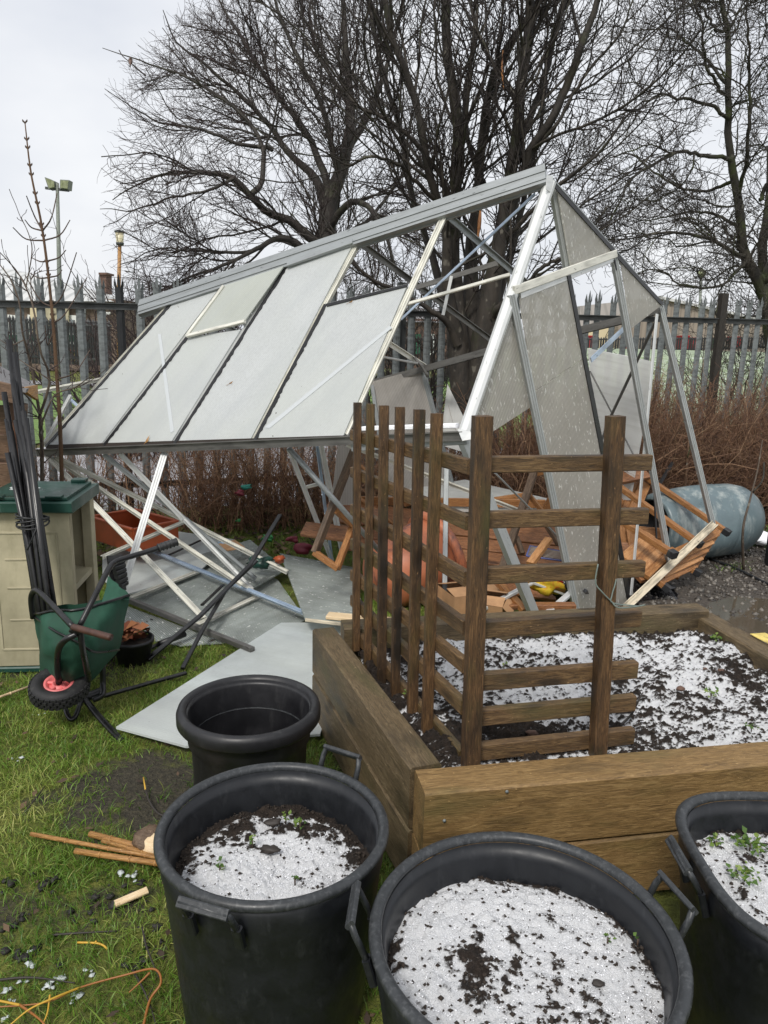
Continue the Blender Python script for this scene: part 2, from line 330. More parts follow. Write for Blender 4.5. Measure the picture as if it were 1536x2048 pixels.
# ---------------------------------------------------------------- object helpers
WORLD = {}
def link(o, parent=None, Mw=None):
    COL.objects.link(o); Mw = Mw or Matrix.Identity(4)
    if parent is not None:
        o.parent = parent; o.matrix_parent_inverse = WORLD[parent.name].inverted()
    o.matrix_basis = Mw; WORLD[o.name] = Mw.copy(); return o
def tag(o, label=None, cat=None, group=None, kind=None):
    for k, v in (('label', label), ('category', cat), ('group', group), ('kind', kind)):
        if v: o[k] = v
    return o
def thing(name, label, cat, loc, group=None):
    o = bpy.data.objects.new(name, None); o.empty_display_size = .1
    link(o, None, Matrix.Translation(Vector(loc))); return tag(o, label, cat, group)
def mobj(name, verts, faces, mt, parent=None, Mw=None, smooth=False):
    me = bpy.data.meshes.new(name); me.from_pydata([tuple(map(float, v)) for v in verts], [], faces)
    if smooth: me.polygons.foreach_set('use_smooth', [True] * len(me.polygons))
    me.materials.append(mt if not isinstance(mt, str) else M[mt]); me.update()
    return link(bpy.data.objects.new(name, me), parent, Mw)
def qmesh(name, verts, quads, mt, parent=None, smooth=False, tint=None, aname='tint', n=4):
    verts = np.ascontiguousarray(verts, np.float32).reshape(-1, 3); quads = np.ascontiguousarray(quads, np.int32).reshape(-1, n)
    me = bpy.data.meshes.new(name); me.vertices.add(len(verts)); me.vertices.foreach_set('co', verts.ravel())
    me.loops.add(quads.size); me.loops.foreach_set('vertex_index', quads.ravel())
    me.polygons.add(len(quads)); me.polygons.foreach_set('loop_start', np.arange(0, quads.size, n, dtype=np.int32))
    if smooth: me.polygons.foreach_set('use_smooth', np.ones(len(quads), bool))
    if tint is not None:
        a = me.attributes.new(aname, 'FLOAT', 'POINT'); a.data.foreach_set('value', np.ascontiguousarray(tint, np.float32).ravel())
    me.materials.append(M[mt] if isinstance(mt, str) else mt); me.update(calc_edges=True); me.validate()
    return link(bpy.data.objects.new(name, me), parent)
def frame(p0, p1, up=(0, 0, 1)):
    x = unit(p1 - p0); u = V(up)
    if abs(np.dot(u, x)) > .97: u = V((0, 1, 0))
    z = unit(u - np.dot(u, x) * x); y = np.cross(z, x)
    mm = Matrix.Identity(4)
    for i in range(3): mm[i][0], mm[i][1], mm[i][2], mm[i][3] = x[i], y[i], z[i], p0[i]
    return mm, np.linalg.norm(p1 - p0)
def rect(w, h, c=.003):
    a, b = w / 2, h / 2; c = min(c, a * .4, b * .4)
    return [(-a + c, -b), (a - c, -b), (a, -b + c), (a, b - c), (a - c, b), (-a + c, b), (-a, b - c), (-a, -b + c)]
def tee(w, h, t=.004):     # glazing bar section: flange on top, web below, small lips
    a = w / 2; return [(-a, 0), (-a, t), (-a * .45, t), (-a * .45, t * 2.4), (-a * .3, t * 2.4), (-a * .3, t), (a * .3, t), (a * .3, t * 2.4), (a * .45, t * 2.4), (a * .45, t), (a, t), (a, 0), (t / 1.6, 0), (t / 1.6, -h), (-t / 1.6, -h), (-t / 1.6, 0)]
def chan(w, h, t=.004):    # channel section, open below
    a = w / 2; return [(-a, -h), (-a, t), (a, t), (a, -h), (a - t, -h), (a - t, 0), (-a + t, 0), (-a + t, -h)]
def bar(name, p0, p1, w, h, mt, parent=None, up=(0, 0, 1), prof=None, c=.003):
    p0, p1 = V(p0), V(p1); Mw, L = frame(p0, p1, up); pr = prof or rect(w, h, c); n = len(pr)
    vs = [(0, a, b) for a, b in pr] + [(L, a, b) for a, b in pr]
    fs = [(i, (i + 1) % n, n + (i + 1) % n, n + i) for i in range(n)] + [tuple(range(n))[::-1], tuple(range(n, 2 * n))]
    return mobj(name, vs, fs, mt, parent, Mw)
def boxes_mesh(name, p0, p1, items, mt, parent=None, up=(0, 0, 1)):
    "several boxes along one local frame in ONE part: items (x0,x1,y0,y1,z0,z1)"
    Mw, L = frame(V(p0), V(p1), up); vs = []; fs = []
    for (a, b, c_, d, e, f) in items:
        k = len(vs); vs += [(x, y, z) for x in (a, b) for y in (c_, d) for z in (e, f)]
        fs += [tuple(k + q for q in f_) for f_ in ((0, 1, 3, 2), (4, 6, 7, 5), (0, 4, 5, 1), (2, 3, 7, 6), (0, 2, 6, 4), (1, 5, 7, 3))]
    return mobj(name, vs, fs, mt, parent, Mw)
def slab(name, pts, th, mt, parent=None, xdir=None):
    pts = [V(p) for p in pts]; c = sum(pts) / len(pts); n = np.zeros(3)
    for i in range(len(pts)): n += np.cross(pts[i] - c, pts[(i + 1) % len(pts)] - c)
    n = unit(n); x = V(xdir) if xdir is not None else pts[1] - pts[0]; x = unit(x - np.dot(x, n) * n); y = np.cross(n, x)
    mm = Matrix.Identity(4)
    for i in range(3): mm[i][0], mm[i][1], mm[i][2], mm[i][3] = x[i], y[i], n[i], pts[0][i]
    L = [(np.dot(p - pts[0], x), np.dot(p - pts[0], y), np.dot(p - pts[0], n)) for p in pts]; k = len(pts)
    vs = [(a, b, z + th / 2) for a, b, z in L] + [(a, b, z - th / 2) for a, b, z in L]
    fs = [tuple(range(k)), tuple(range(k, 2 * k))[::-1]] + [(k + i, k + (i + 1) % k, (i + 1) % k, i) for i in range(k)]
    return mobj(name, vs, fs, mt, parent, mm)
def tube(name, pts, r, mt, parent=None, sides=10, cap=True):
    pts = [Vector(map(float, p)) for p in pts]; n = len(pts); rs = r if hasattr(r, '__len__') else [r] * n
    vs = []; fs = []; t0 = (pts[1] - pts[0]).normalized(); u = t0.orthogonal().normalized()
    for i, p in enumerate(pts):
        tg = ((pts[min(i + 1, n - 1)] - pts[i]).normalized() + (pts[i] - pts[max(i - 1, 0)]).normalized()).normalized()
        u = (u - tg * u.dot(tg)).normalized(); v = tg.cross(u)
        for k in range(sides):
            a = 2 * math.pi * k / sides; vs.append(p + float(rs[i]) * (math.cos(a) * u + math.sin(a) * v))
    for i in range(n - 1):
        for k in range(sides):
            k2 = (k + 1) % sides; fs.append((i * sides + k, i * sides + k2, (i + 1) * sides + k2, (i + 1) * sides + k))
    if cap: fs += [tuple(range(sides))[::-1], tuple(range((n - 1) * sides, n * sides))]
    o = mobj(name, vs, fs, mt, parent, None, True); return o
def smooth_path(pts, n=24):
    pts = np.array(pts, float); k = len(pts); out_ = []
    ext = np.vstack([2 * pts[0] - pts[1], pts, 2 * pts[-1] - pts[-2]])
    for j in range(n):
        s = j / (n - 1) * (k - 1); i = min(int(s), k - 2); f = s - i; a, b, c, d = ext[i:i + 4]
        out_.append(.5 * ((2 * b) + (c - a) * f + (2 * a - 5 * b + 4 * c - d) * f * f + (3 * b - a - 3 * c + d) * f ** 3))
    return np.array(out_)
def tubes(pts, rad, sides=3):
    "batch of tubes: pts (B,N,3), rad (B,N) -> verts, quads"
    B, N, _ = pts.shape; tg = np.gradient(pts, axis=1); tg /= np.linalg.norm(tg, axis=2, keepdims=True) + 1e-9
    ref = np.zeros_like(tg); m_ = np.abs(tg[:, :1, 2:3]) > .8; ref[:] = np.where(m_, [1., .2, 0], [0., 0., 1.])
    u = np.cross(tg, ref); u /= np.linalg.norm(u, axis=2, keepdims=True) + 1e-9; v = np.cross(tg, u)
    a = np.arange(sides) * 2 * np.pi / sides
    vs = pts[:, :, None, :] + rad[:, :, None, None] * (np.cos(a)[None, None, :, None] * u[:, :, None, :] + np.sin(a)[None, None, :, None] * v[:, :, None, :])
    base = (np.arange(B) * N * sides)[:, None, None] + (np.arange(N - 1) * sides)[None, :, None]
    k = np.arange(sides)[None, None, :]; k2 = (np.arange(sides)[None, None, :] + 1) % sides
    q = np.stack([base + k, base + k2, base + sides + k2, base + sides + k], -1)
    return vs.reshape(-1, 3), q.reshape(-1, 4)
def resample(p, r, n):
    p = np.array(p, float); s = np.concatenate([[0], np.cumsum(np.linalg.norm(np.diff(p, axis=0), axis=1))]); q = np.linspace(0, s[-1], n)
    return np.stack([np.interp(q, s, p[:, i]) for i in range(3)], 1), np.interp(q, s, np.array(r, float))
def blob(name, c, rx, ry, rz, mt, parent=None, seed=0, amp=.25, nu=18, nv=10):
    vs = []; fs = []
    for j in range(nv + 1):
        th = math.pi * j / nv
        for i in range(nu):
            ph = 2 * math.pi * i / nu; d = V((math.sin(th) * math.cos(ph), math.sin(th) * math.sin(ph), math.cos(th)))
            k = 1 + amp * (fbm(np.array([d[0] * 1.6 + 5 + seed]), np.array([d[1] * 1.6 + d[2] * 1.9 + 7 + seed]), 3)[0] - .5) * 2
            vs.append(V(c) + d * k * V((rx, ry, rz)))
    for j in range(nv):
        for i in range(nu): fs.append((j * nu + i, (j + 1) * nu + i, (j + 1) * nu + (i + 1) % nu, j * nu + (i + 1) % nu))
    return mobj(name, vs, fs, mt, parent, None, True)
def lathe(name, prof, c, mt, parent=None, n=72, axis=None, sx=1., sy=1., power=2.):
    vs = []; fs = []; k = len(prof)
    ax = V(axis) if axis is not None else V((0, 0, 1)); ax = unit(ax)
    u = unit(np.cross(ax, V((0, 1, .03)))); v = np.cross(ax, u)
    for i in range(n):
        a = 2 * math.pi * i / n; ca, sa = math.cos(a), math.sin(a)
        if power != 2.:
            q = (abs(ca) ** power + abs(sa) ** power) ** (-1 / power); ca *= q; sa *= q
        for r_, z in prof: vs.append(V(c) + ax * z + r_ * (ca * u * sx + sa * v * sy))
    for i in range(n):
        for j in range(k - 1):
            i2 = (i + 1) % n; fs.append((i * k + j, i2 * k + j, i2 * k + j + 1, i * k + j + 1))
    return mobj(name, vs, fs, mt, parent, None, True)

# ================================================================ GROUND AND FAR SETTING
def grid(name, xs, ys, zf, mt, kind='structure', attr=None, aname='moss'):
    Xg, Yg = np.meshgrid(xs, ys, indexing='ij'); Z = zf(Xg, Yg); nx, ny = Xg.shape
    i = np.arange(nx * ny).reshape(nx, ny); q = np.stack([i[:-1, :-1], i[1:, :-1], i[1:, 1:], i[:-1, 1:]], -1)
    o = qmesh(name, np.stack([Xg, Yg, Z], -1), q, mt, None, True, attr(Xg, Yg) if attr else None, aname); o['kind'] = kind; return o
FA, FB = V((-3.04, 6.3)), V((3.87, 8.4)); FD = (FB - FA) / np.linalg.norm(FB - FA)
def fence_y(x): return FA[1] + (x - FA[0]) * FD[1] / FD[0]
def mud(x, y):           # 1 where bare soil shows
    c = gp(255, 1590)[:2]; d = np.exp(-(((x - c[0]) / .30) ** 2 + ((y - c[1]) / .25) ** 2)) * np.clip(-.55 + 2.6 * fbm(x * 6.5, y * 6.5, 4, 31.), 0, 1.2)
    c2 = gp(150, 1880)[:2]; d2 = .55 * np.exp(-(((x - c2[0]) / .45) ** 2 + ((y - c2[1]) / .22) ** 2))
    n = fbm(x * 2.3, y * 2.3, 4, 3.)
    return np.clip(d * .72 + d2 + (n - .57) * 2.0, 0, 1)
def gz(x, y): return (fbm(x * 3, y * 3, 4) - .5) * .035 * np.clip(4.8 - y, 0, 1) - .004
xs = np.concatenate([np.linspace(-150, -3.2, 12), np.linspace(-3, 1.2, 190), np.linspace(1.6, 150, 14)])
ys = np.concatenate([[-60, -20, -5, 0.], np.linspace(.6, 5, 190), np.linspace(5.5, 320, 16)])
grid('ground', xs, ys, gz, 'ground', attr=lambda x, y: np.clip(.62 - mud(x, y) * .8, 0, 1))
def flat(name, pts, z, mt, kind='structure'):
    o = mobj(name, [(p[0], p[1], z) for p in pts], [tuple(range(len(pts)))], mt); o['kind'] = kind; return o
flat('gravel_area', [(1.7, 2.2), (8, 2.2), (9, 8.6), (3.4, 7.6), (1.2, 5.2), (1.45, 3.7)], .012, 'gravel')
flat('lawn', [(-60, 7.2), (-6.9, 7.2), (-4.2, 14), (-5.0, 24.0), (-60, 30)], .02, 'farlawn')
flat('path', [(-6.7, 5.6), (-1.6, 7.2), (5, 9.2), (4, 10.5), (-2.2, 15), (-3.3, 26), (-60, 36), (-60, 31), (-5, 25), (-4.0, 14)], .024, 'path')
flat('lawn', [(-1.9, 15.5), (8, 10), (8, 40), (-2.9, 40)], .02, 'farlawn')
def slope_z(x, y):
    s = np.clip((y - fence_y(x) - .6) / 14, 0, 1); s = s * s * (3 - 2 * s); e = np.clip((x - 3.0) / 2.5, 0, 1); return .03 + 1.42 * s * e + .01 * (y - 22) * (y > 22) * e
grid('grass_slope', np.linspace(3.4, 60, 40), np.linspace(9.2, 48, 60), slope_z, 'slope')
pud = [gp(x, y, .02) for x, y in ((1395, 1232), (1420, 1205), (1470, 1192), (1536, 1198), (1640, 1215), (1640, 1330), (1536, 1300), (1460, 1258))]
flat('puddle', pud, .019, 'puddle')

# ---- far buildings
def prism(name, poly, depth, mt, parent, dirv=(0, 1, 0)):
    d = V(dirv) * depth; k = len(poly); vs = [V(p) for p in poly] + [V(p) + d for p in poly]
    return mobj(name, vs, [tuple(range(k)), tuple(range(k, 2 * k))[::-1]] + [(k + i, k + (i + 1) % k, (i + 1) % k, i) for i in range(k)], mt, parent)
# harled school-like block with pale metal roof
Yb = 36.
b1 = thing('building', 'brown harled low building with a pale metal roof and green window panels', 'building', at(60, 720, Yb))
prism('wall', [at(-420, 735, Yb), at(236, 742, Yb), at(236, 598, Yb), at(-420, 585, Yb)], 6, 'harling', b1)
rr = prism('roof', [at(-430, 596, Yb - .5), at(222, 603, Yb - .5), at(218, 590, Yb + 2), at(20, 538, Yb + 6), at(-430, 520, Yb + 6)], 1.5, 'roofmetal', b1)
ch = prism('chimney', [at(199, 600, Yb + 3), at(213, 600, Yb + 3), at(212, 548, Yb + 3), at(198, 547, Yb + 3)], .8, 'brick', rr)
prism('chimney_cap', [at(197, 549, Yb + 2.9), at(214, 549, Yb + 2.9), at(214, 545, Yb + 2.9), at(197, 545, Yb + 2.9)], 1.0, 'brick', rr)
for (x0, x1) in ((15, 37), (55, 72), (93, 110), (128, 152)):
    fr = prism('window', [at(x0, 687, Yb - .12), at(x1, 689, Yb - .12), at(x1, 631, Yb - .12), at(x0, 629, Yb - .12)], .1, 'white', b1)
    prism('pane', [at(x0 + 3, 664, Yb - .16), at(x1 - 3, 665, Yb - .16), at(x1 - 3, 640, Yb - .16), at(x0 + 3, 639, Yb - .16)], .03, 'glass_dark', fr)
    prism('window_panel', [at(x0 + 2, 682, Yb - .16), at(x1 - 2, 683, Yb - .16), at(x1 - 2, 670, Yb - .16), at(x0 + 2, 669, Yb - .16)], .03, 'greenpaint', fr)
prism('notice_panel', [at(60, 668, Yb - .3), at(80, 668, Yb - .3), at(80, 600, Yb - .3), at(60, 600, Yb - .3)], .1, 'cream', b1)
prism('notice_panel', [at(90, 652, Yb - .3), at(137, 653, Yb - .3), at(137, 605, Yb - .3), at(90, 604, Yb - .3)], .1, 'beige', b1)
prism('drainpipe', [at(166, 725, Yb - .3), at(171, 725, Yb - .3), at(171, 606, Yb - .3), at(166, 606, Yb - .3)], .1, 'galv', b1)
prism('alarm_box', [at(210, 624, Yb - .3), at(220, 624, Yb - .3), at(218, 630, Yb - .3), at(212, 630, Yb - .3)], .15, 'white', b1)
b2 = thing('building', 'dark brick building with a green door seen between the pales', 'building', at(800, 715, 34.))
prism('wall', [at(680, 735, 34.), at(905, 740, 34.), at(905, 640, 34.), at(680, 632, 34.)], 5, 'brick', b2)
prism('roof', [at(676, 640, 33.8), at(908, 646, 33.8), at(900, 618, 36.), at(690, 612, 36.)], 3, 'felt', b2)
prism('door', [at(828, 708, 33.9), at(842, 708, 33.9), at(842, 668, 33.9), at(828, 668, 33.9)], .06, 'greenpaint', b2)
wn = prism('window', [at(856, 712, 33.9), at(869, 712, 33.9), at(869, 668, 33.9), at(856, 668, 33.9)], .06, 'white', b2)
prism('pane', [at(859, 700, 33.8), at(866, 700, 33.8), at(866, 674, 33.8), at(859, 674, 33.8)], .03, 'glass_dark', wn)
Yc = 58.
b3 = thing('building', 'long tan metal-clad hall beyond the frosted grass bank', 'building', at(1400, 700, Yc))
prism('wall', [at(1236, 740, Yc), at(1560, 740, Yc), at(1560, 648, Yc), at(1322, 596, Yc), at(1236, 650, Yc)], 16, 'cladding', b3)
prism('roof', [at(1322, 592, Yc - .3), at(1564, 645, Yc - .3), at(1564, 650, Yc - .3), at(1322, 598, Yc - .3)], 16, 'roofmetal', b3)
prism('side_roof', [at(1160, 655, Yc + 4), at(1322, 655, Yc + 4), at(1322, 594, Yc + 6), at(1160, 612, Yc + 6)], 2, 'claddark', b3)
prism('side_wall', [at(1160, 740, Yc + 1), at(1300, 740, Yc + 1), at(1300, 654, Yc + 1), at(1160, 654, Yc + 1)], 3, 'cream', b3)
prism('lamp', [at(1431, 672, Yc - .3), at(1437, 672, Yc - .3), at(1436, 667, Yc - .3), at(1432, 667, Yc - .3)], .2, 'white', b3)
for i, (x0, x1, y0, y1, mt_, lab) in enumerate(((1168, 1193, 672, 692, 'red', 'red steel container below the cream wall'), (1252, 1262, 676, 702, 'red', 'narrow red container behind the dark railings'),
        (1364, 1380, 672, 698, 'red', 'taller red container at the foot of the tan hall'), (1386, 1393, 676, 697, 'red', 'slim red container beside the taller red one'),
        (1427, 1439, 676, 692, 'greenpaint', 'dark green container at the foot of the tan hall'), (1470, 1482, 674, 690, 'red', 'red container farthest along the tan hall'))):
    c_ = thing('container', lab, 'container', at((x0 + x1) / 2, y1, Yc - 4), 'coloured containers by the hall')
    prism('body', [at(x0, y1 + 4, Yc - 4), at(x1, y1 + 4, Yc - 4), at(x1, y0, Yc - 4), at(x0, y0, Yc - 4)], 1.2, mt_, c_)
    prism('lid', [at(x0 - .5, y0 + 1, Yc - 4.1), at(x1 + .5, y0 + 1, Yc - 4.1), at(x1 + .5, y0 - 1, Yc - 4.1), at(x0 - .5, y0 - 1, Yc - 4.1)], 1.3, mt_, c_)
# black railings in front of the far buildings
def railing(lab, x0, x1, yt0, yt1, yb0, yb1, Y0, Y1, n, wd=.035, mt_='black'):
    r_ = thing('railing', lab, 'railing', at(x0, yb0, Y0), 'dark railings of the far grounds')
    vs = []; fs = []
    for i in range(n):
        f = i / (n - 1); X = x0 + (x1 - x0) * f; Y = Y0 + (Y1 - Y0) * f
        a = at(X, yb0 + (yb1 - yb0) * f, Y); b_ = at(X, yt0 + (yt1 - yt0) * f, Y); b_[0] = a[0]
        k = len(vs)
        for p, s in ((a, wd), (b_ - V((0, 0, .1)), wd), (b_, .004)):
            vs += [p + V((-s, -s, 0)), p + V((s, -s, 0)), p + V((s, s, 0)), p + V((-s, s, 0))]
        for l in (0, 4): fs += [(k + l + j, k + l + (j + 1) % 4, k + l + 4 + (j + 1) % 4, k + l + 4 + j) for j in range(4)]
    o = mobj('upright', vs, fs, mt_, r_); o['kind'] = 'stuff'
    for q in (.13, .85):
        bar('rail', at(x0, yt0 + (yb0 - yt0) * q, Y0), at(x1, yt1 + (yb1 - yt1) * q, Y1), .05, .07, mt_, r_)
railing('black railings in front of the harled building with green panels', -60, 160, 623, 640, 724, 730, 27, 24, 34)
railing('black railings turning back from the path towards the brick wall', 166, 222, 636, 640, 735, 728, 23.5, 28, 12)
railing('brown spiked railings before the dark brick building', 700, 885, 668, 672, 728, 732, 26, 26, 34, .03)
railing('long dark spiked railings along the top of the frosted bank', 1165, 1545, 674, 673, 712, 696, 46, 50, 78, .045)
bin_ = thing('bin', 'small orange bin behind the black railings near the lawn', 'bin', gp(134, 722)); bp = at(137, 722, 29.)
prism('body', [at(131, 722, 29.), at(142, 723, 29.), at(143, 704, 29.), at(130, 703, 29.)], .5, 'yellow_paint', bin_)
prism('lid', [at(129.5, 704, 28.9), at(143.5, 705, 28.9), at(143.5, 701, 28.9), at(129.5, 700, 28.9)], .6, 'orange', bin_)

# ---- lamps
fl = thing('floodlight_mast', 'grey pole with a pair of mossy square floodlights', 'floodlight', V((at(118, 560, 30.)[0], 30., 0)))
tp_ = at(114.5, 366, 30.); tube('pole', [V((at(119, 700, 30.)[0], 30., 0)), at(118.5, 545, 30.), tp_], [.10, .085, .06], 'pole', fl)
bar('crossbar', at(91, 376, 30.), at(138, 381, 30.), .09, .09, 'rail_steel', fl)
for (q, lab) in ((((89, 354), (97, 378), (110, 376), (109, 362), (100, 358)), None), (((120, 359), (119, 377), (136, 379), (138, 360)), None)):
    h_ = prism('lamp_head', [at(x, y, 29.9) for x, y in q], .35, 'pole', fl)
    cx = sum(x for x, y in q) / len(q); cy = sum(y for x, y in q) / len(q)
    prism('glass', [at(cx + (x - cx) * .82, cy + (y - cy) * .82, 29.84) for x, y in q], .05, 'flood', h_)
ln = thing('lantern_post', 'slim brown post topped by a cream glass lantern', 'lamp post', V((at(237, 600, 20.)[0], 20., 0)))
tube('pole', [V((at(234.5, 720, 20.)[0], 20., 0)), at(237, 600, 20.), at(239.5, 489, 20.)], [.06, .05, .045], 'cane', ln)
q = at(240, 487, 20.); hgt = at(240, 461, 20.)[2] - q[2]
lathe('lantern_base', [(0, -.05), (.09, -.04), (.1, .02), (0, .03)], q, 'rail_steel', ln, 20)
lathe('lantern_glass', [(.085, .02), (.105, hgt * .85), (0, hgt * .86)], q, 'lampglass', ln, 20)
lathe('lantern_cap', [(.125, hgt * .85), (.12, hgt * .97), (.05, hgt * 1.02), (0, hgt * 1.1)], q, 'rail_steel', ln, 20)
ln2 = thing('lamp_post', 'pale lamp post with a round head among the twigs by the hall', 'lamp post', V((at(1405, 650, 30.)[0], 30., .9)))
tube('pole', [V((at(1401, 690, 30.)[0], 30., .9)), at(1402, 555, 30.)], [.06, .05], 'pole', ln2)
lathe('lamp_globe', [(0, -.16), (.12, -.12), (.16, 0), (.12, .12), (0, .16)], at(1403, 547, 30.), 'flood', ln2, 16)

# ================================================================ PALISADE FENCE
fen = thing('palisade_fence', 'tall galvanised steel palisade fence with triple pointed pales', 'fence', (FA[0], FA[1], 0))
def pale_mesh(h):
    px_ = [(-.034, .010), (-.0125, -.006), (-.0115, -.008), (.0115, -.008), (.0125, -.006), (.034, .010)]; vs = []; fs = []; z1 = h - .115
    for z in (.06, z1):
        for x, y in px_: vs.append((x, y, z))
        for x, y in px_[::-1]: vs.append((x, y + .004, z))
    for i in range(12): fs.append((i, (i + 1) % 12, 12 + (i + 1) % 12, 12 + i))
    def spike(xa, ya, xb, yb, tx, tz, out_):
        k = len(vs)
        for dy in (0, .004): vs.extend([(xa, ya + dy, z1), (xb, yb + dy, z1), (xb + out_, yb + dy - .004, tz - .06), (tx, (ya + yb) / 2 + dy - .006, tz), (xa + out_, ya + dy - .004, tz - .06)])
        fs.append(tuple(k + i for i in range(5))); fs.append(tuple(k + 5 + i for i in range(5))[::-1])
        for i in range(5): fs.append((k + 5 + i, k + 5 + (i + 1) % 5, k + (i + 1) % 5, k + i))
    spike(-.034, .010, -.014, -.005, -.030, h - .035, -.006); spike(-.0115, -.008, .0115, -.008, 0, h, 0); spike(.014, -.005, .034, .010, .030, h - .035, .006)
    return vs, fs
pv, pf = pale_mesh(2.11); pme = bpy.data.meshes.new('pale'); pme.from_pydata(pv, [], pf); pme.materials.append(M['galv'])
ang = math.atan2(FD[1], FD[0]); s = -1.45; n_ = 0; target_black = at(221, 600, 6.5)[0]
while s < 8.9:
    if abs(s - 6.86) < .09: s += .152; continue
    x, y = FA + FD * s; o = bpy.data.objects.new('pale', pme)
    if abs(x - target_black) < .0725 and not any('label' in q for q in fen.children):
        m2_ = pme.copy(); m2_.materials.clear(); m2_.materials.append(M['black']); o.data = m2_; o['label'] = 'pale painted black'
    link(o, fen, Matrix.Translation((x, y - .02, RNG.normal(0, .006) + .012 * s)) @ Matrix.Rotation(ang, 4, 'Z') @ Matrix.Rotation(RNG.normal(0, .006), 4, 'Y')); s += .152; n_ += 1
for z in (1.87, .36):
    for s0, s1 in ((-1.6, 6.80), (6.92, 9)):
        a = FA + FD * s0; b_ = FA + FD * s1
        boxes_mesh('rail', (a[0], a[1] - .036, z + .012 * s0), (b_[0], b_[1] - .036, z + .012 * s1), [(0, s1 - s0, -.004, .004, -.05, .0), (0, s1 - s0, -.03, -.0045, -.0035, .0045)], 'rail_steel', fen)
for s in (-1.6, 3.3, 6.86, 9):
    x, y = FA + FD * s
    o_y = -.02 if s == 6.86 else .1; bar('post', (x, y + o_y, 0), (x, y + o_y, 2.13 + .012 * s), .065, .08, 'dark_post' if s == 6.86 else 'rail_steel', fen, up=(FD[0], FD[1], 0))

# ================================================================ TREES
def grow(pp, pr, nch, t0, L0, L1, a0, a1, n, wig, up, rr, rend, fall=.45, pull=None, rmax=.03):
    B, N, _ = pp.shape; ln_ = np.linalg.norm(np.diff(pp, axis=1), axis=2).sum(1); pb = RNG.choice(B, nch, p=ln_ / ln_.sum())
    t_ = t0 + (1 - t0) * RNG.random(nch); f = t_ * (N - 1); i = np.minimum(f.astype(int), N - 2); fr = (f - i)[:, None]
    p = pp[pb, i] * (1 - fr) + pp[pb, i + 1] * fr; tg = pp[pb, i + 1] - pp[pb, i]; tg /= np.linalg.norm(tg, axis=1, keepdims=True) + 1e-9
    r0 = pr[pb, i] * (1 - fr[:, 0]) + pr[pb, i + 1] * fr[:, 0]
    pe = RNG.normal(size=(nch, 3)); pe -= (pe * tg).sum(1, keepdims=True) * tg; pe /= np.linalg.norm(pe, axis=1, keepdims=True)
    a = (a0 + (a1 - a0) * RNG.random(nch))[:, None]; d = tg * np.cos(a) + pe * np.sin(a)
    L = (L0 + (L1 - L0) * RNG.random(nch)) * (1 - fall * t_); st = (L / (n - 1))[:, None]
    out_ = np.zeros((nch, n, 3)); out_[:, 0] = p
    pl = V(pull) if pull is not None else V((0, 0, 0))
    for k in range(1, n):
        d = d + wig * RNG.normal(size=(nch, 3)); d[:, 2] += up; d += pl; d /= np.linalg.norm(d, axis=1, keepdims=True); p = p + d * st; out_[:, k] = p
    rs = np.minimum(r0 * rr, rmax)[:, None]; w_ = np.linspace(0, 1, n)[None]
    return out_, np.maximum(rs * (1 - w_) + rend * w_, rend)
def tree(name, label, base, limbs, tw_mat, bk_mat, levels, Y, wob=.02, rk=1.):
    t_ = thing(name, label, 'tree', base); PP = []; PR = []
    vs = []; qs = []; o_ = 0
    for (pts, rads) in limbs:
        p = np.array([at(q[0], q[1], q[2] if len(q) > 2 else Y) if len(q) < 4 else q[:3] for q in pts])
        p, r_ = resample(smooth_path(p, 22), np.interp(np.linspace(0, 1, 22), np.linspace(0, 1, len(rads)), rads) * rk, 26)
        j = RNG.normal(0, 1, (26, 3)).cumsum(0); j -= np.linspace(0, 1, 26)[:, None] * j[-1]; p[1:-1] += (j * wob * .35)[1:-1]
        v, q = tubes(p[None], r_[None], 10); ang_ = np.tile(np.arange(10), 26); vs.append(v); qs.append(q + o_); o_ += len(v); PP.append(p); PR.append(r_)
    qmesh('trunk', np.concatenate(vs), np.concatenate(qs), bk_mat, t_, True)
    PP, PR = np.array(PP), np.array(PR); cv = []; cq = []; o_ = 0; allp, allr = PP, PR
    for i, lv in enumerate(levels):
        pp, pr = grow(allp, allr, **lv['g'])
        if lv.get('keep'): kk = lv['keep'](pp); pp, pr = pp[kk], pr[kk]
        v, q = tubes(pp, pr, lv.get('sides', 3))
        if lv.get('sep'): qmesh('branches', v, q, bk_mat, t_, True)
        else: cv.append(v); cq.append(q + o_); o_ += len(v)
        if lv.get('merge') and pp.shape[1] == allp.shape[1]: allp, allr = np.concatenate([allp, pp]), np.concatenate([allr, pr])
        else: allp, allr = pp, pr
    qmesh('twigs', np.concatenate(cv), np.concatenate(cq), tw_mat, t_, False)
    return t_
YM = 7.0
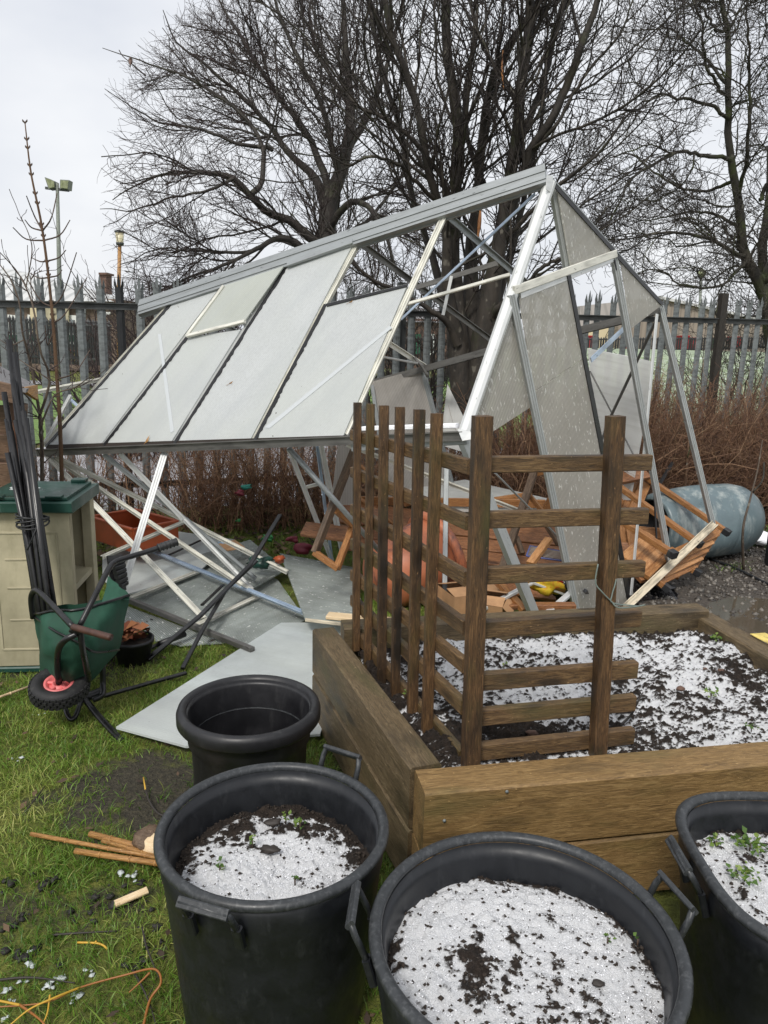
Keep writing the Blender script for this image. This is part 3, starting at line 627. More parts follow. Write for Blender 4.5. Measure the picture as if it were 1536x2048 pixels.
main_limbs = [
    ([(930, 870), (925, 760), (912, 640), (905, 520), (907, 400), (916, 300), (905, 190), (893, 80), (888, -80)], [.235, .22, .16, .10, .085, .08, .075, .07, .06]),
    ([(950, 800, 7.1), (952, 640, 7.15), (955, 500, 7.2), (968, 368, 7.3), (972, 256, 7.3), (996, 143, 7.2), (1057, 41, 7.1), (1115, -60, 7.)], [.2, .16, .10, .075, .065, .058, .045, .04]),
    ([(955, 800, 6.9), (975, 640, 6.85), (1003, 500, 6.8), (1026, 333, 6.8), (1037, 230, 6.8), (1057, 102, 6.85), (1062, -60, 6.9)], [.22, .18, .11, .085, .08, .07, .06]),
    ([(1018, 430, 6.8), (1057, 317, 6.7), (1103, 240, 6.6), (1129, 179, 6.6), (1159, 102, 6.5), (1185, 51, 6.5), (1206, -40, 6.5)], [.085, .065, .062, .058, .052, .046, .04]),
    ([(1024, 350, 6.8), (1042, 281, 6.9), (1077, 179, 7.), (1103, 92, 7.1), (1140, -40, 7.2)], [.06, .055, .05, .045, .038]),
    ([(925, 720, 7.), (898, 600, 6.9), (888, 470, 6.8), (868, 389, 6.7), (842, 287, 6.6), (827, 205, 6.6), (781, 77, 6.5), (764, -40, 6.5)], [.14, .10, .07, .062, .056, .05, .042, .035]),
    ([(905, 640, 7.), (860, 500, 7.2), (822, 394, 7.4), (796, 271, 7.5), (760, 140, 7.6), (728, -40, 7.7)], [.09, .055, .05, .045, .038, .03]),
    ([(975, 660, 6.9), (1010, 560, 7.1), (1045, 430, 7.3), (1062, 330, 7.4), (1080, 240, 7.5), (1090, 120, 7.6)], [.10, .07, .05, .04, .03, .02]),
    ([(905, 420, 6.95), (870, 330, 6.8), (800, 250, 6.7), (720, 210, 6.6), (660, 140, 6.6), (600, 60, 6.6)], [.05, .036, .03, .024, .018, .01]),
    ([(915, 690, 6.9), (880, 640, 6.8), (815, 600, 6.7), (740, 560, 6.6), (690, 500, 6.5), (650, 455, 6.5)], [.08, .045, .032, .026, .02, .012]),
    ([(980, 640, 6.8), (1030, 580, 6.6), (1062, 556, 6.5), (1090, 536, 6.45), (1124, 516, 6.4)], [.06, .04, .03, .028, .022]),
    ([(1030, 330, 6.8), (1100, 260, 6.6), (1180, 130, 6.5), (1240, 60, 6.4), (1275, -20, 6.4)], [.04, .028, .02, .015, .01]),
    ([(968, 368, 7.3), (940, 290, 7.4), (930, 200, 7.5), (955, 80, 7.6), (950, -40, 7.7)], [.045, .04, .035, .03, .025]),
    ([(870, 400, 6.7), (810, 350, 6.4), (745, 320, 6.2), (690, 330, 6.1), (640, 300, 6.)], [.035, .025, .02, .014, .008]),
    ([(1010, 480, 6.8), (1100, 380, 6.6), (1180, 310, 6.5), (1260, 215, 6.4), (1330, 190, 6.4)], [.04, .026, .02, .014, .008]),
]
def g(**k): return k
main_levels = [
    dict(g=g(nch=135, t0=.22, L0=1.0, L1=2.4, a0=.3, a1=.9, n=10, wig=.14, up=.10, rr=.5, rend=.005, rmax=.014), sides=5, sep=True),
    dict(g=g(nch=1200, t0=.15, L0=.4, L1=1.1, a0=.35, a1=1.0, n=8, wig=.2, up=.06, rr=.6, rend=.003, rmax=.010)),
    dict(g=g(nch=4300, t0=.1, L0=.12, L1=.42, a0=.4, a1=1.1, n=6, wig=.28, up=.05, rr=.7, rend=.0018, rmax=.0045)),
]
mt1 = tree('bare_tree', 'large dark many-stemmed bare tree rising right behind the wrecked greenhouse', gp(935, 860) * V((1, 0, 0)) + V((0, YM, 0)), main_limbs, 'twig_main', 'bark_main', main_levels, YM, .02, .56)
for pl_, rd in (([(955, 482, 6.85), (959, 445, 6.84), (962, 408, 6.85)], [.006, .018, .004]), ([(1008, 180, 6.7), (1004, 140, 6.7), (1006, 100, 6.7)], [.004, .010, .003])):
    tube('torn_wood', smooth_path([at(*q) for q in pl_], 14), list(np.interp(np.linspace(0, 1, 14), np.linspace(0, 1, len(rd)), rd)), 'split', mt1)
YL = 13.
def proj(p):
    d = p - ORG; k = d @ FWD; return 768 + F * (d @ RIGHT) / k, 1024 + F * (d @ DOWN) / k
def crown_edge(pp):      # the crown of the spreading tree ends in a rounded outline
    x, y = proj(pp.reshape(-1, 3)); lim = np.interp(y, [-200, -60, 0, 60, 100, 150, 300, 420, 520, 600, 700], [470, 400, 345, 290, 205, 188, 192, 190, 196, 185, 200])
    return (x.reshape(pp.shape[:2]) > lim.reshape(pp.shape[:2]) + np.abs(RNG.normal(0, 26, len(pp)))[:, None]).all(1)
left_limbs = [
    ([(652, 830), (650, 640), (652, 520), (655, 440), (668, 370), (690, 300), (703, 200), (692, 80), (684, -60)], [.30, .26, .22, .19, .15, .12, .09, .06, .04]),
    ([(650, 560), (604, 497, 12.7), (560, 478, 12.5), (515, 495, 12.2), (440, 530, 12.), (350, 565, 12.), (300, 590, 12.)], [.12, .085, .06, .045, .032, .02, .01]),
    ([(652, 500), (624, 476, 12.9), (584, 440, 12.8), (535, 420, 12.6), (503, 388, 12.4), (471, 355, 12.3), (438, 343, 12.2), (382, 339, 12.1), (301, 351, 12.), (225, 400, 12.)], [.13, .10, .085, .075, .065, .055, .045, .034, .022, .008]),
    ([(503, 388, 12.4), (523, 351, 12.6), (519, 283, 12.8), (479, 226, 13.), (382, 161, 13.1), (301, 133, 13.2), (205, 96, 13.3)], [.06, .055, .045, .036, .026, .017, .006]),
    ([(655, 430), (632, 355, 13.3), (584, 315, 13.4), (543, 262, 13.5), (487, 202, 13.5), (406, 133, 13.5), (350, 81, 13.5), (326, 20, 13.5)], [.11, .09, .07, .055, .04, .028, .018, .008]),
    ([(662, 400), (652, 363, 13.1), (624, 283, 13.3), (564, 202, 13.5), (511, 121, 13.6), (463, 40, 13.7), (418, -40, 13.8)], [.10, .085, .065, .05, .036, .025, .015]),
    ([(545, 300, 12.9), (480, 292, 12.6), (400, 262, 12.4), (301, 240, 12.3), (210, 178, 12.2)], [.045, .036, .026, .017, .006]),
    ([(650, 470), (690, 415, 12.6), (715, 402, 12.3), (745, 424, 12.1), (775, 480, 12.), (790, 540, 12.)], [.09, .07, .06, .05, .035, .015]),
    ([(690, 310), (740, 220, 13.3), (775, 120, 13.5), (800, 20, 13.6), (815, -60, 13.7)], [.08, .06, .045, .032, .02]),
    ([(678, 345), (655, 240, 12.6), (610, 130, 12.4), (560, 30, 12.3), (530, -50, 12.2)], [.07, .055, .042, .03, .02]),
    ([(515, 495, 12.2), (460, 505, 12.), (390, 500, 11.9), (310, 505, 11.8), (255, 530, 11.8)], [.035, .03, .022, .014, .006]),
    ([(471, 355, 12.3), (420, 380, 12.2), (340, 395, 12.), (265, 420, 12.), (200, 418, 12.)], [.035, .028, .02, .013, .006]),
    ([(700, 220), (640, 120, 13.5), (620, 30, 13.8), (640, -60, 14.)], [.05, .038, .028, .018]),
    ([(651, 540), (680, 480, 13.5), (740, 440, 14), (800, 350, 14.3), (830, 250, 14.5)], [.08, .055, .04, .03, .015]),
]
left_levels = [
    dict(g=g(nch=170, t0=.18, L0=1.0, L1=2.4, a0=.3, a1=.85, n=10, wig=.14, up=.03, rr=.5, rend=.007, rmax=.020, pull=(-.03, 0, 0)), sides=4, sep=True, keep=crown_edge),
    dict(g=g(nch=1700, t0=.1, L0=.5, L1=1.4, a0=.3, a1=.9, n=8, wig=.17, up=.02, rr=.6, rend=.0036, rmax=.008, pull=(-.015, 0, 0)), keep=crown_edge),
    dict(g=g(nch=9000, t0=.08, L0=.2, L1=.65, a0=.3, a1=1.0, n=6, wig=.24, up=.02, rr=.7, rend=.0018, rmax=.0035), keep=crown_edge),
]
tree('bare_tree', 'wide spreading bare tree with fine purplish twigs beyond the fence', V((at(652, 800, YL)[0], YL, 0)), left_limbs, 'twig_far', 'bark_far', left_levels, YL, .03, .78)
YR = 9.6
right_limbs = [
    ([(1560, 860), (1545, 690), (1532, 590), (1490, 515), (1481, 410), (1462, 307), (1456, 180), (1451, 51), (1432, -60)], [.24, .21, .17, .12, .10, .085, .07, .06, .05]),
    ([(1548, 700, 9.6), (1520, 560, 9.7), (1518, 440, 9.8), (1519, 358, 9.9), (1533, 256, 10.), (1560, 100, 10.), (1580, -40, 10.)], [.17, .12, .10, .08, .07, .05, .04]),
    ([(1489, 512), (1440, 492, 9.3), (1364, 472, 9.), (1287, 474, 8.8), (1215, 488, 8.6)], [.06, .04, .03, .02, .008]),
    ([(1462, 320), (1400, 305, 9.2), (1338, 310, 8.9), (1275, 345, 8.7), (1240, 400, 8.6), (1208, 455, 8.5)], [.05, .04, .032, .026, .02, .012]),
    ([(1458, 240), (1400, 205, 9.3), (1340, 185, 9.1), (1262, 222, 8.9), (1180, 262, 8.7)], [.045, .034, .026, .018, .008]),
    ([(1456, 170), (1400, 110, 9.7), (1340, 55, 9.8), (1285, 60, 9.9)], [.04, .03, .02, .008]),
    ([(1450, 60), (1405, 15, 9.5), (1360, -30, 9.5)], [.035, .025, .015]),
    ([(1484, 470), (1430, 435, 9.9), (1364, 422, 10.), (1300, 440, 10.1), (1230, 425, 10.2)], [.045, .034, .025, .016, .007]),
    ([(1474, 360), (1400, 380, 10.), (1330, 365, 10.2), (1260, 310, 10.3), (1190, 330, 10.4)], [.045, .034, .026, .017, .007]),
    ([(1492, 520), (1440, 560, 9.2), (1370, 570, 9.), (1300, 545, 8.9), (1235, 560, 8.8)], [.04, .03, .022, .014, .006]),
    ([(1519, 400, 9.8), (1560, 320, 9.6), (1620, 240, 9.5)], [.05, .04, .02]),
    ([(1481, 400), (1500, 300, 9.2), (1505, 180, 9.), (1490, 60, 8.9), (1500, -40, 8.8)], [.05, .04, .03, .022, .014]),
    ([(1525, 570), (1580, 500, 9.2), (1640, 440, 9.)], [.06, .04, .02]),
    ([(1456, 200), (1420, 130, 9.), (1400, 40, 8.8), (1350, -40, 8.7)], [.04, .03, .022, .012]),
]
right_levels = [
    dict(g=g(nch=150, t0=.15, L0=.7, L1=1.7, a0=.35, a1=1.0, n=10, wig=.26, up=.02, rr=.55, rend=.004, rmax=.013), sides=4, sep=True),
    dict(g=g(nch=1350, t0=.1, L0=.35, L1=.95, a0=.4, a1=1.1, n=9, wig=.34, up=.03, rr=.65, rend=.003, rmax=.0075)),
    dict(g=g(nch=6600, t0=.08, L0=.12, L1=.42, a0=.4, a1=1.2, n=6, wig=.42, up=.04, rr=.75, rend=.0020, rmax=.004)),
]
tree('bare_tree', 'gnarled mossy bare tree with crooked twigs near the wooden fence post', V((at(1545, 800, YR)[0], YR, 0)), right_limbs, 'twig_right', 'bark_right', right_levels, YR, .035, .52)
# dense scrub and small trees far behind the fence
def scrub(name, lab, x, y, Y, h, wd, n, mt_, cat='bush', group=None):
    b_ = at(x, y, Y); b_[2] = 0; t_ = thing(name, lab, cat, b_, group)
    st = np.zeros((n, 9, 3)); a = RNG.random(n) * 6.283; rr_ = RNG.random(n) ** .5 * .35 * wd
    p = np.stack([b_[0] + np.cos(a) * rr_, b_[1] + np.sin(a) * rr_ * .7, np.zeros(n)], 1); d = np.stack([np.cos(a) * .35, np.sin(a) * .3, np.ones(n)], 1) + RNG.normal(0, .22, (n, 3))
    L = h * (.6 + .5 * RNG.random(n)); st[:, 0] = p
    for k in range(1, 9): d = d + RNG.normal(0, .13, (n, 3)); d /= np.linalg.norm(d, axis=1, keepdims=True); p = p + d * (L / 8)[:, None]; st[:, k] = p
    r_ = np.linspace(1, .2, 9)[None] * (.006 + .012 * RNG.random(n))[:, None] * h / 2.; v, q = tubes(st, r_, 4)
    qmesh('stems', v, q, mt_, t_)
    p1_, r1 = grow(st, r_, n * 9, .2, h * .12, h * .4, .3, .9, 7, .2, .04, .6, .004, .4, None, .008); v, q = tubes(p1_, r1, 3); p2_, r2 = grow(p1_, r1, n * 26, .1, h * .05, h * .17, .3, 1., 5, .25, .02, .7, .0025, .4, None, .004)
    v2, q2 = tubes(p2_, r2, 3); qmesh('twigs', np.concatenate([v, v2]), np.concatenate([q, q2 + len(v)]), mt_, t_)
scrub('scrub_bush', 'loose brown bush beyond the fence near the black pale', 275, 700, 10.2, 2.0, 2.0, 55, 'twig_far', group='bare bushes beyond the fence')
scrub('scrub_bush', 'tall brown bush beyond the fence behind the roof ridge', 420, 700, 12., 3.0, 2.6, 60, 'twig_far', group='bare bushes beyond the fence')
scrub('scrub_bush', 'wide bare bush under the spreading tree', 560, 700, 14.5, 3.2, 3.4, 60, 'twig_far', group='bare bushes beyond the fence')
scrub('scrub_bush', 'bare greenish bush showing through the empty roof bays', 790, 700, 9.6, 2.9, 1.7, 50, 'twig_right', group='bare bushes beyond the fence')
scrub('scrub_bush', 'bare bush at the foot of the gnarled tree', 1500, 700, 14., 2.6, 2.6, 40, 'twig_right', group='bare bushes beyond the fence')

# pigeon on an outer twig
bd = thing('pigeon', 'plump brown pigeon perched near the tip of a thin branch', 'bird', at(261, 124, 12.6))
pts = [at(261.2, 113.5, 12.6), at(261, 116, 12.6), at(261.2, 119, 12.62), at(261, 122.5, 12.62), at(260.6, 126, 12.6), at(260.4, 129.5, 12.58), at(260.3, 132, 12.58)]
tube('body', smooth_path(pts, 18), list(np.interp(np.linspace(0, 1, 18), np.linspace(0, 1, 7), [.006, .014, .029, .035, .024, .011, .010])), 'bird', bd, 14)
tube('tail', [at(260.4, 128, 12.6), at(260.2, 132.5, 12.57)], [.013, .010], 'bird_dark', bd, 8)
tube('beak', [at(261.4, 114, 12.58), at(262.2, 114.4, 12.5)], [.005, .001], 'bird_dark', bd, 6)
tube('perch_twig', smooth_path([at(292, 152, 12.7), at(275, 138, 12.65), at(262, 126, 12.6), at(246, 113, 12.6), at(238, 100, 12.6)], 14), [.012] * 6 + [.007] * 8, 'twig_far', None, 5)
o = bpy.data.objects['perch_twig']; tag(o, 'thin bent twig that the pigeon perches on', 'twig')

# ---- saplings by the shed
YS = 4.75
sp = thing('sapling', 'straight orange-brown sapling with paired upswept shoots', 'sapling', gp(125, 1130) * V((1, 0, 0)) + V((0, YS, 0)))
ptz = [(127, 1100), (125, 1000), (120, 850), (114, 757), (103, 610), (85, 461), (62, 346), (50, 246)]
tube('trunk', smooth_path([at(x, y, YS) for x, y in ptz], 40), list(np.interp(np.linspace(0, 1, 40), [0, .35, .6, .85, 1], [.0155, .0125, .009, .0058, .0032])), 'sapling', sp, 8)
shoots = [((85, 461), (68, 430), (53, 392)), ((86, 461), (103, 435), (114, 387)), ((80, 460), (63, 455), (50, 440)), ((86, 482), (52, 478), (26, 455)), ((91, 482), (120, 470), (140, 440)),
          ((95, 522), (80, 523), (64, 516)), ((97, 522), (118, 515), (132, 500)), ((98, 556), (78, 556), (60, 546)), ((101, 556), (115, 551), (124, 540)), ((102, 613), (80, 600), (50, 550)), ((104, 613), (125, 590), (153, 505)),
          ((105, 645), (130, 628), (174, 555)), ((113, 660), (95, 690), (90, 650)), ((117, 757), (150, 745), (180, 700))]
v = []; q = []; o_ = 0
for sh in shoots:
    q3 = [at(x, y, YS - .05 * i * RNG.normal(0, 1)) for i, (x, y) in enumerate(sh)]; tk = smooth_path([at(x, y, YS) for x, y in ptz], 200); q3[0] = tk[np.argmin(((tk - q3[0]) ** 2).sum(1))]; p = smooth_path(q3, 9); a, b_ = tubes(p[None], np.linspace(.0055, .0028, 9)[None], 5); v.append(a); q.append(b_ + o_); o_ += len(a)
for f in np.linspace(.45, 1, 16):
    c = smooth_path([at(x, y, YS) for x, y in ptz], 41)[int(f * 40)]
    for sgn in (-1, 1): p = np.array([c, c + V((sgn * .012, 0, .012)), c + V((sgn * .014, 0, .02))]); a, b_ = tubes(p[None], np.array([[.005, .005, .001]]), 4); v.append(a); q.append(b_ + o_); o_ += len(a)
qmesh('shoots', np.concatenate(v), np.concatenate(q), 'saptwig', sp, True)
YA = 4.55
ap = thing('fruit_sapling', 'crooked young fruit tree with spurs beside the shed corner', 'sapling', gp(84, 1130) * V((1, 0, 0)) + V((0, YA, 0)))
al = [([(85, 1100), (84, 900), (80, 830)], [.022, .02, .018]), ([(80, 830), (62, 730), (44, 660), (40, 610), (22, 560), (0, 530), (-15, 510)], [.016, .012, .010, .008, .007, .005, .004]),
      ([(80, 830), (100, 760), (80, 700), (68, 620), (52, 575), (32, 540), (0, 505)], [.014, .012, .010, .009, .007, .006, .004]), ([(52, 575), (64, 505), (58, 470), (42, 434)], [.006, .005, .004, .003]),
      ([(68, 620), (62, 560), (84, 540)], [.005, .004, .003]), ([(84, 845), (110, 790), (150, 775), (190, 745)], [.010, .008, .006, .003]), ([(80, 830), (60, 800), (30, 770), (0, 755)], [.010, .008, .006, .004]),
      ([(48, 680), (20, 690), (-10, 672)], [.006, .005, .003]), ([(100, 760), (70, 740), (40, 720), (0, 690)], [.007, .006, .004, .003])]
vs = []; qs = []; o_ = 0; PP = []; PR = []
for pts, rd in al:
    p = smooth_path([at(x, y, YA + RNG.normal(0, .05)) for x, y in pts], 14); r_ = .62 * np.interp(np.linspace(0, 1, 14), np.linspace(0, 1, len(rd)), rd); a, b_ = tubes(p[None], r_[None], 7); vs.append(a); qs.append(b_ + o_); o_ += len(a); PP.append(p); PR.append(r_)
qmesh('trunk', np.concatenate(vs), np.concatenate(qs), 'sapling_grey', ap, True)
pp, pr = grow(np.array(PP), np.array(PR), 75, .15, .04, .28, .5, 1.2, 6, .22, .08, .55, .0018, .3, None, .004); v, q = tubes(pp, pr, 4)
qmesh('twigs', v, q, 'twig_far', ap)

# ================================================================ HEDGES (thin brown stems in front of the fence)
def hedge(lab, xa, xb, off, dep, hfun, n, nm):
    h_ = thing('hedge', lab, 'hedge', (xa, fence_y(xa) + off, 0), 'twiggy brown hedges along the fence')
    x = RNG.uniform(xa, xb, n); y = fence_y(x) + off - RNG.random(n) * dep; H_ = hfun(x) * (.55 + .5 * RNG.random(n)); st = np.zeros((n, 8, 3))
    p = np.stack([x, y, np.zeros(n)], 1); d = np.stack([RNG.normal(0, .22, n), RNG.normal(-.05, .2, n), np.ones(n)], 1); st[:, 0] = p
    for k in range(1, 8): d = d + RNG.normal(0, .19, (n, 3)); d /= np.linalg.norm(d, axis=1, keepdims=True); p = p + d * (H_ / 7)[:, None]; st[:, k] = p
    r_ = (.0035 + .0045 * RNG.random(n) ** 2)[:, None] * np.linspace(1, .35, 8)[None]
    p1_, r1 = grow(st, r_, int(n * 8.5), .05, .10, .55, .4, 1.5, 6, .30, .03, .6, .0012, .3, None, .003)
    T = []
    v, q = tubes(st, r_, 3); T += list(np.repeat(np.clip(RNG.normal(.45, .25, n), 0, 1), 24)); v1, q1 = tubes(p1_, r1, 3); T += list(np.repeat(np.clip(RNG.normal(.42, .27, len(p1_)), 0, 1), 18))
    qmesh('stems', np.concatenate([v, v1]), np.concatenate([q, q1 + len(v)]), 'hedge', h_, False, np.array(T))
hedge('dense reddish-brown twig hedge behind the blue barrel', 1.02, 5.6, -.15, 1.2, lambda x: 1.42 + .12 * np.sin(x * 3.1), 3000, 0)
hedge('brown twig hedge seen under the fallen greenhouse roof', -1.75, .95, -.1, .55, lambda x: 1.05 + .12 * np.sin(x * 4), 600, 1)
hedge('sparse thin hedge between the shed and the crate', -3.6, -1.75, -.05, .4, lambda x: .95 + 0 * x, 150, 2)
# leaf litter under the hedges
n = 5000; x = RNG.uniform(-2.6, 5.6, n); y = fence_y(x) - RNG.random(n) ** 1.3 * 1.5; a = RNG.random(n) * 6.28; sz = .012 + .03 * RNG.random(n); z = .005 + .035 * RNG.random(n)
cs = np.stack([np.cos(a), np.sin(a), RNG.normal(0, .35, n)], 1) * sz[:, None]; ct = np.stack([-np.sin(a), np.cos(a), RNG.normal(0, .35, n)], 1) * sz[:, None] * .5; c = np.stack([x, y, z], 1)
qmesh('leaf_litter', np.stack([c - cs, c - ct, c + cs, c + ct], 1), np.arange(n * 4), 'litter', None, False, np.repeat(RNG.random(n), 4))['kind'] = 'stuff'
# gravel stones by the barrel
n = 9500; x = RNG.uniform(1.3, 5.0, n); y = RNG.uniform(3.6, 6.6, n); kp = fbm(x * 2, y * 2, 3, 8.) > .36; x, y = x[kp], y[kp]; n = len(x); s_ = .006 + .016 * RNG.random(n) ** 2
oc8 = V([(1, 0, 0), (0, 1, 0), (-1, 0, 0), (0, -1, 0), (0, 0, .8), (0, 0, -.5)]); vs = (oc8[None] * (1 + .35 * RNG.normal(size=(n, 6, 3)))) * s_[:, None, None]; vs += np.stack([x, y, .014 + 0 * x], 1)[:, None]
tri = np.array([(0, 1, 4), (1, 2, 4), (2, 3, 4), (3, 0, 4), (1, 0, 5), (2, 1, 5), (3, 2, 5), (0, 3, 5)]); fs = tri[None] + (np.arange(n) * 6)[:, None, None]
qmesh('gravel', vs, fs, 'stone', None, False, np.repeat(RNG.random(n), 6), n=3)['kind'] = 'stuff'

# ================================================================ WRECKED GREENHOUSE
L = at(925, 860, 3.6); PK = at(1098, 355, 4.15); R = at(1322, 608, 5.0); E = at(85, 895, 5.0)
NR = unit(np.cross(PK - L, E - L)); NR = NR if np.dot(NR, ORG - L) > 0 else -NR       # roof slope, facing the camera
NG = unit(np.cross(PK - L, R - L)); NG = NG if np.dot(NG, ORG - L) > 0 else -NG       # gable
rp = lambda x, y, off=0.: hit(x, y, L, NR, off)
gb = lambda x, y, off=0.: hit(x, y, L, NG, off)
gh = thing('greenhouse', 'storm-wrecked aluminium greenhouse leaning over with half its roof sheets gone', 'greenhouse', (1.0, 4.1, 0))
# ridge
ra, rb = rp(284, 618), rp(1094, 352)
boxes_mesh('ridge_beam', ra, rb, [(0, np.linalg.norm(rb - ra), -.045, .0, -.035, .035), (0, np.linalg.norm(rb - ra), .0005, .02, .012, .04), (-.01, np.linalg.norm(rb - ra) + .006, -.07, -.0455, -.012, -.004),
           (0, np.linalg.norm(rb - ra), .0205, .05, .03, .036), (0, np.linalg.norm(rb - ra), -.064, -.0455, -.0035, .03)], 'alu', gh, up=NR)
# eave gutter, snow lying in its open near part
ea, eb = rp(80, 903, -.012), rp(932, 868, -.012); el = np.linalg.norm(eb - ea); upv = V((0, 0, 1))
boxes_mesh('eave_gutter', ea, eb, [(0, el, -.03, -.026, -.03, .018), (0, el, -.0255, .03, -.03, -.026), (0, el, .0305, .034, -.03, .006), (0, el, -.045, -.0305, .012, .016)], 'alu_dull', gh, up=upv)
ga, gb_ = rp(728, 857, .0), rp(915, 851, .0)
sn_ = bar('gutter_snow', ga, gb_, .05, .022, 'snow', gh)
def rbar(x0, y0, x1, y1, mt_='alu_white', w=.038, nm='glazing_bar'): return bar(nm, rp(x0, y0), rp(x1, y1), w, .03, mt_, gh, up=NR, prof=tee(w, .03))
rbar(88, 890, 343, 604, 'alu_white', .026); rbar(205, 889, 445, 572, 'alu_bright', .028); rbar(344, 889, 572, 528, 'alu_bright', .028)
rbar(504, 881, 716, 484, 'alu_white', .030); rbar(690, 868, 888, 432, 'alu_white', .040)
bar('gable_rafter', rp(928, 862), rp(1099, 362), .058, .05, 'alu_bright', gh, up=NR, prof=[(-.03, -.02), (-.03, 0), (-.018, .012), (.012, .012), (.03, 0), (.03, -.045), (.026, -.045), (.026, -.004), (.010, .006), (-.015, .006), (-.026, -.002), (-.026, -.02)])
slab('eave_bracket', [rp(915, 858, .03), rp(940, 862, .035), rp(948, 878, .03), rp(925, 882, .03)], .004, 'alu_bright', gh)
# roof sheets (with dark rubber strips along the bars)
rd_ = unit(rp(330, 605) - rp(88, 890))
def rs(q, mt_='roofsheet', off=.010, nm='roof_sheet'): return slab(nm, [rp(x, y, off) for x, y in q], .008, mt_, gh, rd_)
rs(((92, 890), (203, 889), (443, 572), (345, 604))); rs(((208, 888), (341, 888), (482, 660), (372, 676)))
rs(((347, 888), (501, 880), (706, 490), (574, 532))); rs(((507, 880), (687, 872), (816, 568), (652, 608)))
for (x0, y0, x1, y1) in ((90, 892, 342, 604), (206, 889, 372, 674), (345, 888, 571, 531), (506, 881, 648, 608)):
    p0, p1 = rp(x0, y0, .0165), rp(x1, y1, .0165); d_ = unit(p1 - p0); c_ = np.cross(NR, d_); c_ = c_ if np.dot(c_, L - E) > 0 else -c_
    slab('rubber_strip', [p0, p1] + [p0 + (p1 - p0) * f + c_ * (.018 + RNG.random() * .010) for f in np.linspace(1, 0, 60)], .004, 'canes_black', gh)
slab('sheet_edge_strip', [rp(x, y, .018) for x, y in ((652, 608), (816, 568), (815, 573), (654, 613))], .006, 'canes_black', gh)
slab('gutter_grime', [rp(x, y, .014) for x, y in ((92, 890), (690, 871), (690, 878), (92, 897))], .005, 'litter', gh)
vt = slab('roof_vent', [rp(x, y, .03) for x, y in ((374, 672), (490, 643), (568, 533), (448, 572))], .008, 'ventsheet', gh, rd_)
for a, b_ in (((374, 672), (490, 643)), ((448, 572), (374, 672))): bar('vent_frame', rp(*a, .034), rp(*b_, .034), .022, .02, 'alu_white', vt, up=NR)
bar('ridge_flashing', rp(575, 530, .03), rp(706, 484, .03), .03, .018, 'alu', gh, up=NR)
bar('sheet_brace', rp(286, 618, .02), rp(345, 598, .02), .05, .02, 'alu', gh, up=NR)
for q in (((316, 668), (322, 668), (348, 862), (341, 866)), ((528, 856), (540, 856), (785, 655), (779, 652))): slab('light_streak', [rp(x, y, .0155) for x, y in q], .001, 'streak', gh)  # thin pale slabs paint light streaks seen through the translucent sheets
# gable
def gbar(nm, x0, y0, x1, y1, w, mt_, off=0., prof=None): return bar(nm, gb(x0, y0, off), gb(x1, y1, off), w, .03, mt_, gh, up=NG, prof=prof or tee(w, .03))
gbar('gable_rafter', 1103, 362, 1325, 612, .035, 'alu'); gbar('gable_post', 1106, 368, 1137, 545, .045, 'alu_post')
gbar('gable_post', 1024, 590, 1158, 1245, .05, 'alu_post', .034); bar('gable_post', gb(1228, 505, .02), at(1341, 1128, 4.82), .055, .03, 'alu_post', gh, up=NG, prof=tee(.055, .03))
gbar('corner_post', 927, 868, 1080, 1250, .058, 'alu_post', 0, chan(.058, .03)); bar('corner_post', gb(1322, 612), at(1427, 1050, 5.1), .055, .03, 'alu_post', gh, up=NG, prof=tee(.055, .03))
gbar('gable_crossbar', 1028, 581, 1232, 507, .05, 'alu_white', .03, rect(.042, .016)); gbar('gable_crossbar_lip', 1040, 592, 1225, 519, .03, 'alu_bright', .022, rect(.03, .012))
bar('base_bar', at(1250, 1216, 4.5), at(1430, 1046, 5.06), .05, .03, 'alu_dirty', gh, up=(-.2, -.8, .6), prof=[(-.025, -.012), (-.025, .006), (-.018, .006), (-.018, -.004), (.018, -.004), (.018, .006), (.025, .006), (.025, -.012)])
gbar('brace', 1182, 720, 1250, 655, .032, 'brace_blue', -.05, rect(.032, .006)); gbar('brace', 1314, 628, 1262, 1190, .028, 'alu_bright', .035, rect(.028, .008))
def gs(q, off=.022, xd=None): return slab('gable_sheet', [gb(x, y, off) for x, y in q], .008, 'gablesheet', gh, xd if xd is not None else gb(1150, 1200) - gb(1030, 600))
gs(((1112, 370), (1228, 500), (1142, 538))); gs(((1240, 516), (1324, 609), (1262, 657)))
gs(((1038, 596), (1137, 556), (1166, 716), (1068, 782))); gs(((1068, 784), (1166, 718), (1204, 898), (1262, 1240), (1155, 1240)))
gs(((1026, 620), (1046, 690), (1073, 806), (980, 866), (953, 832)), .002)
for q in (((1105, 362), (1229, 498), (1225, 504), (1104, 370)), ((1237, 510), (1327, 606), (1322, 610), (1234, 516)), ((1134, 552), (1141, 550), (1208, 897), (1270, 1240), (1262, 1242), (1200, 898)), ((1228, 520), (1231, 520), (1234, 540), (1232, 540))):
    slab('rubber_strip', [gb(x, y, .03) for x, y in q], .006, 'canes_black', gh)
slab('ridge_bracket', [gb(1094, 350, .035), gb(1106, 352, .035), gb(1102, 386, .035), gb(1092, 378, .035)], .004, 'alu_bright', gh)
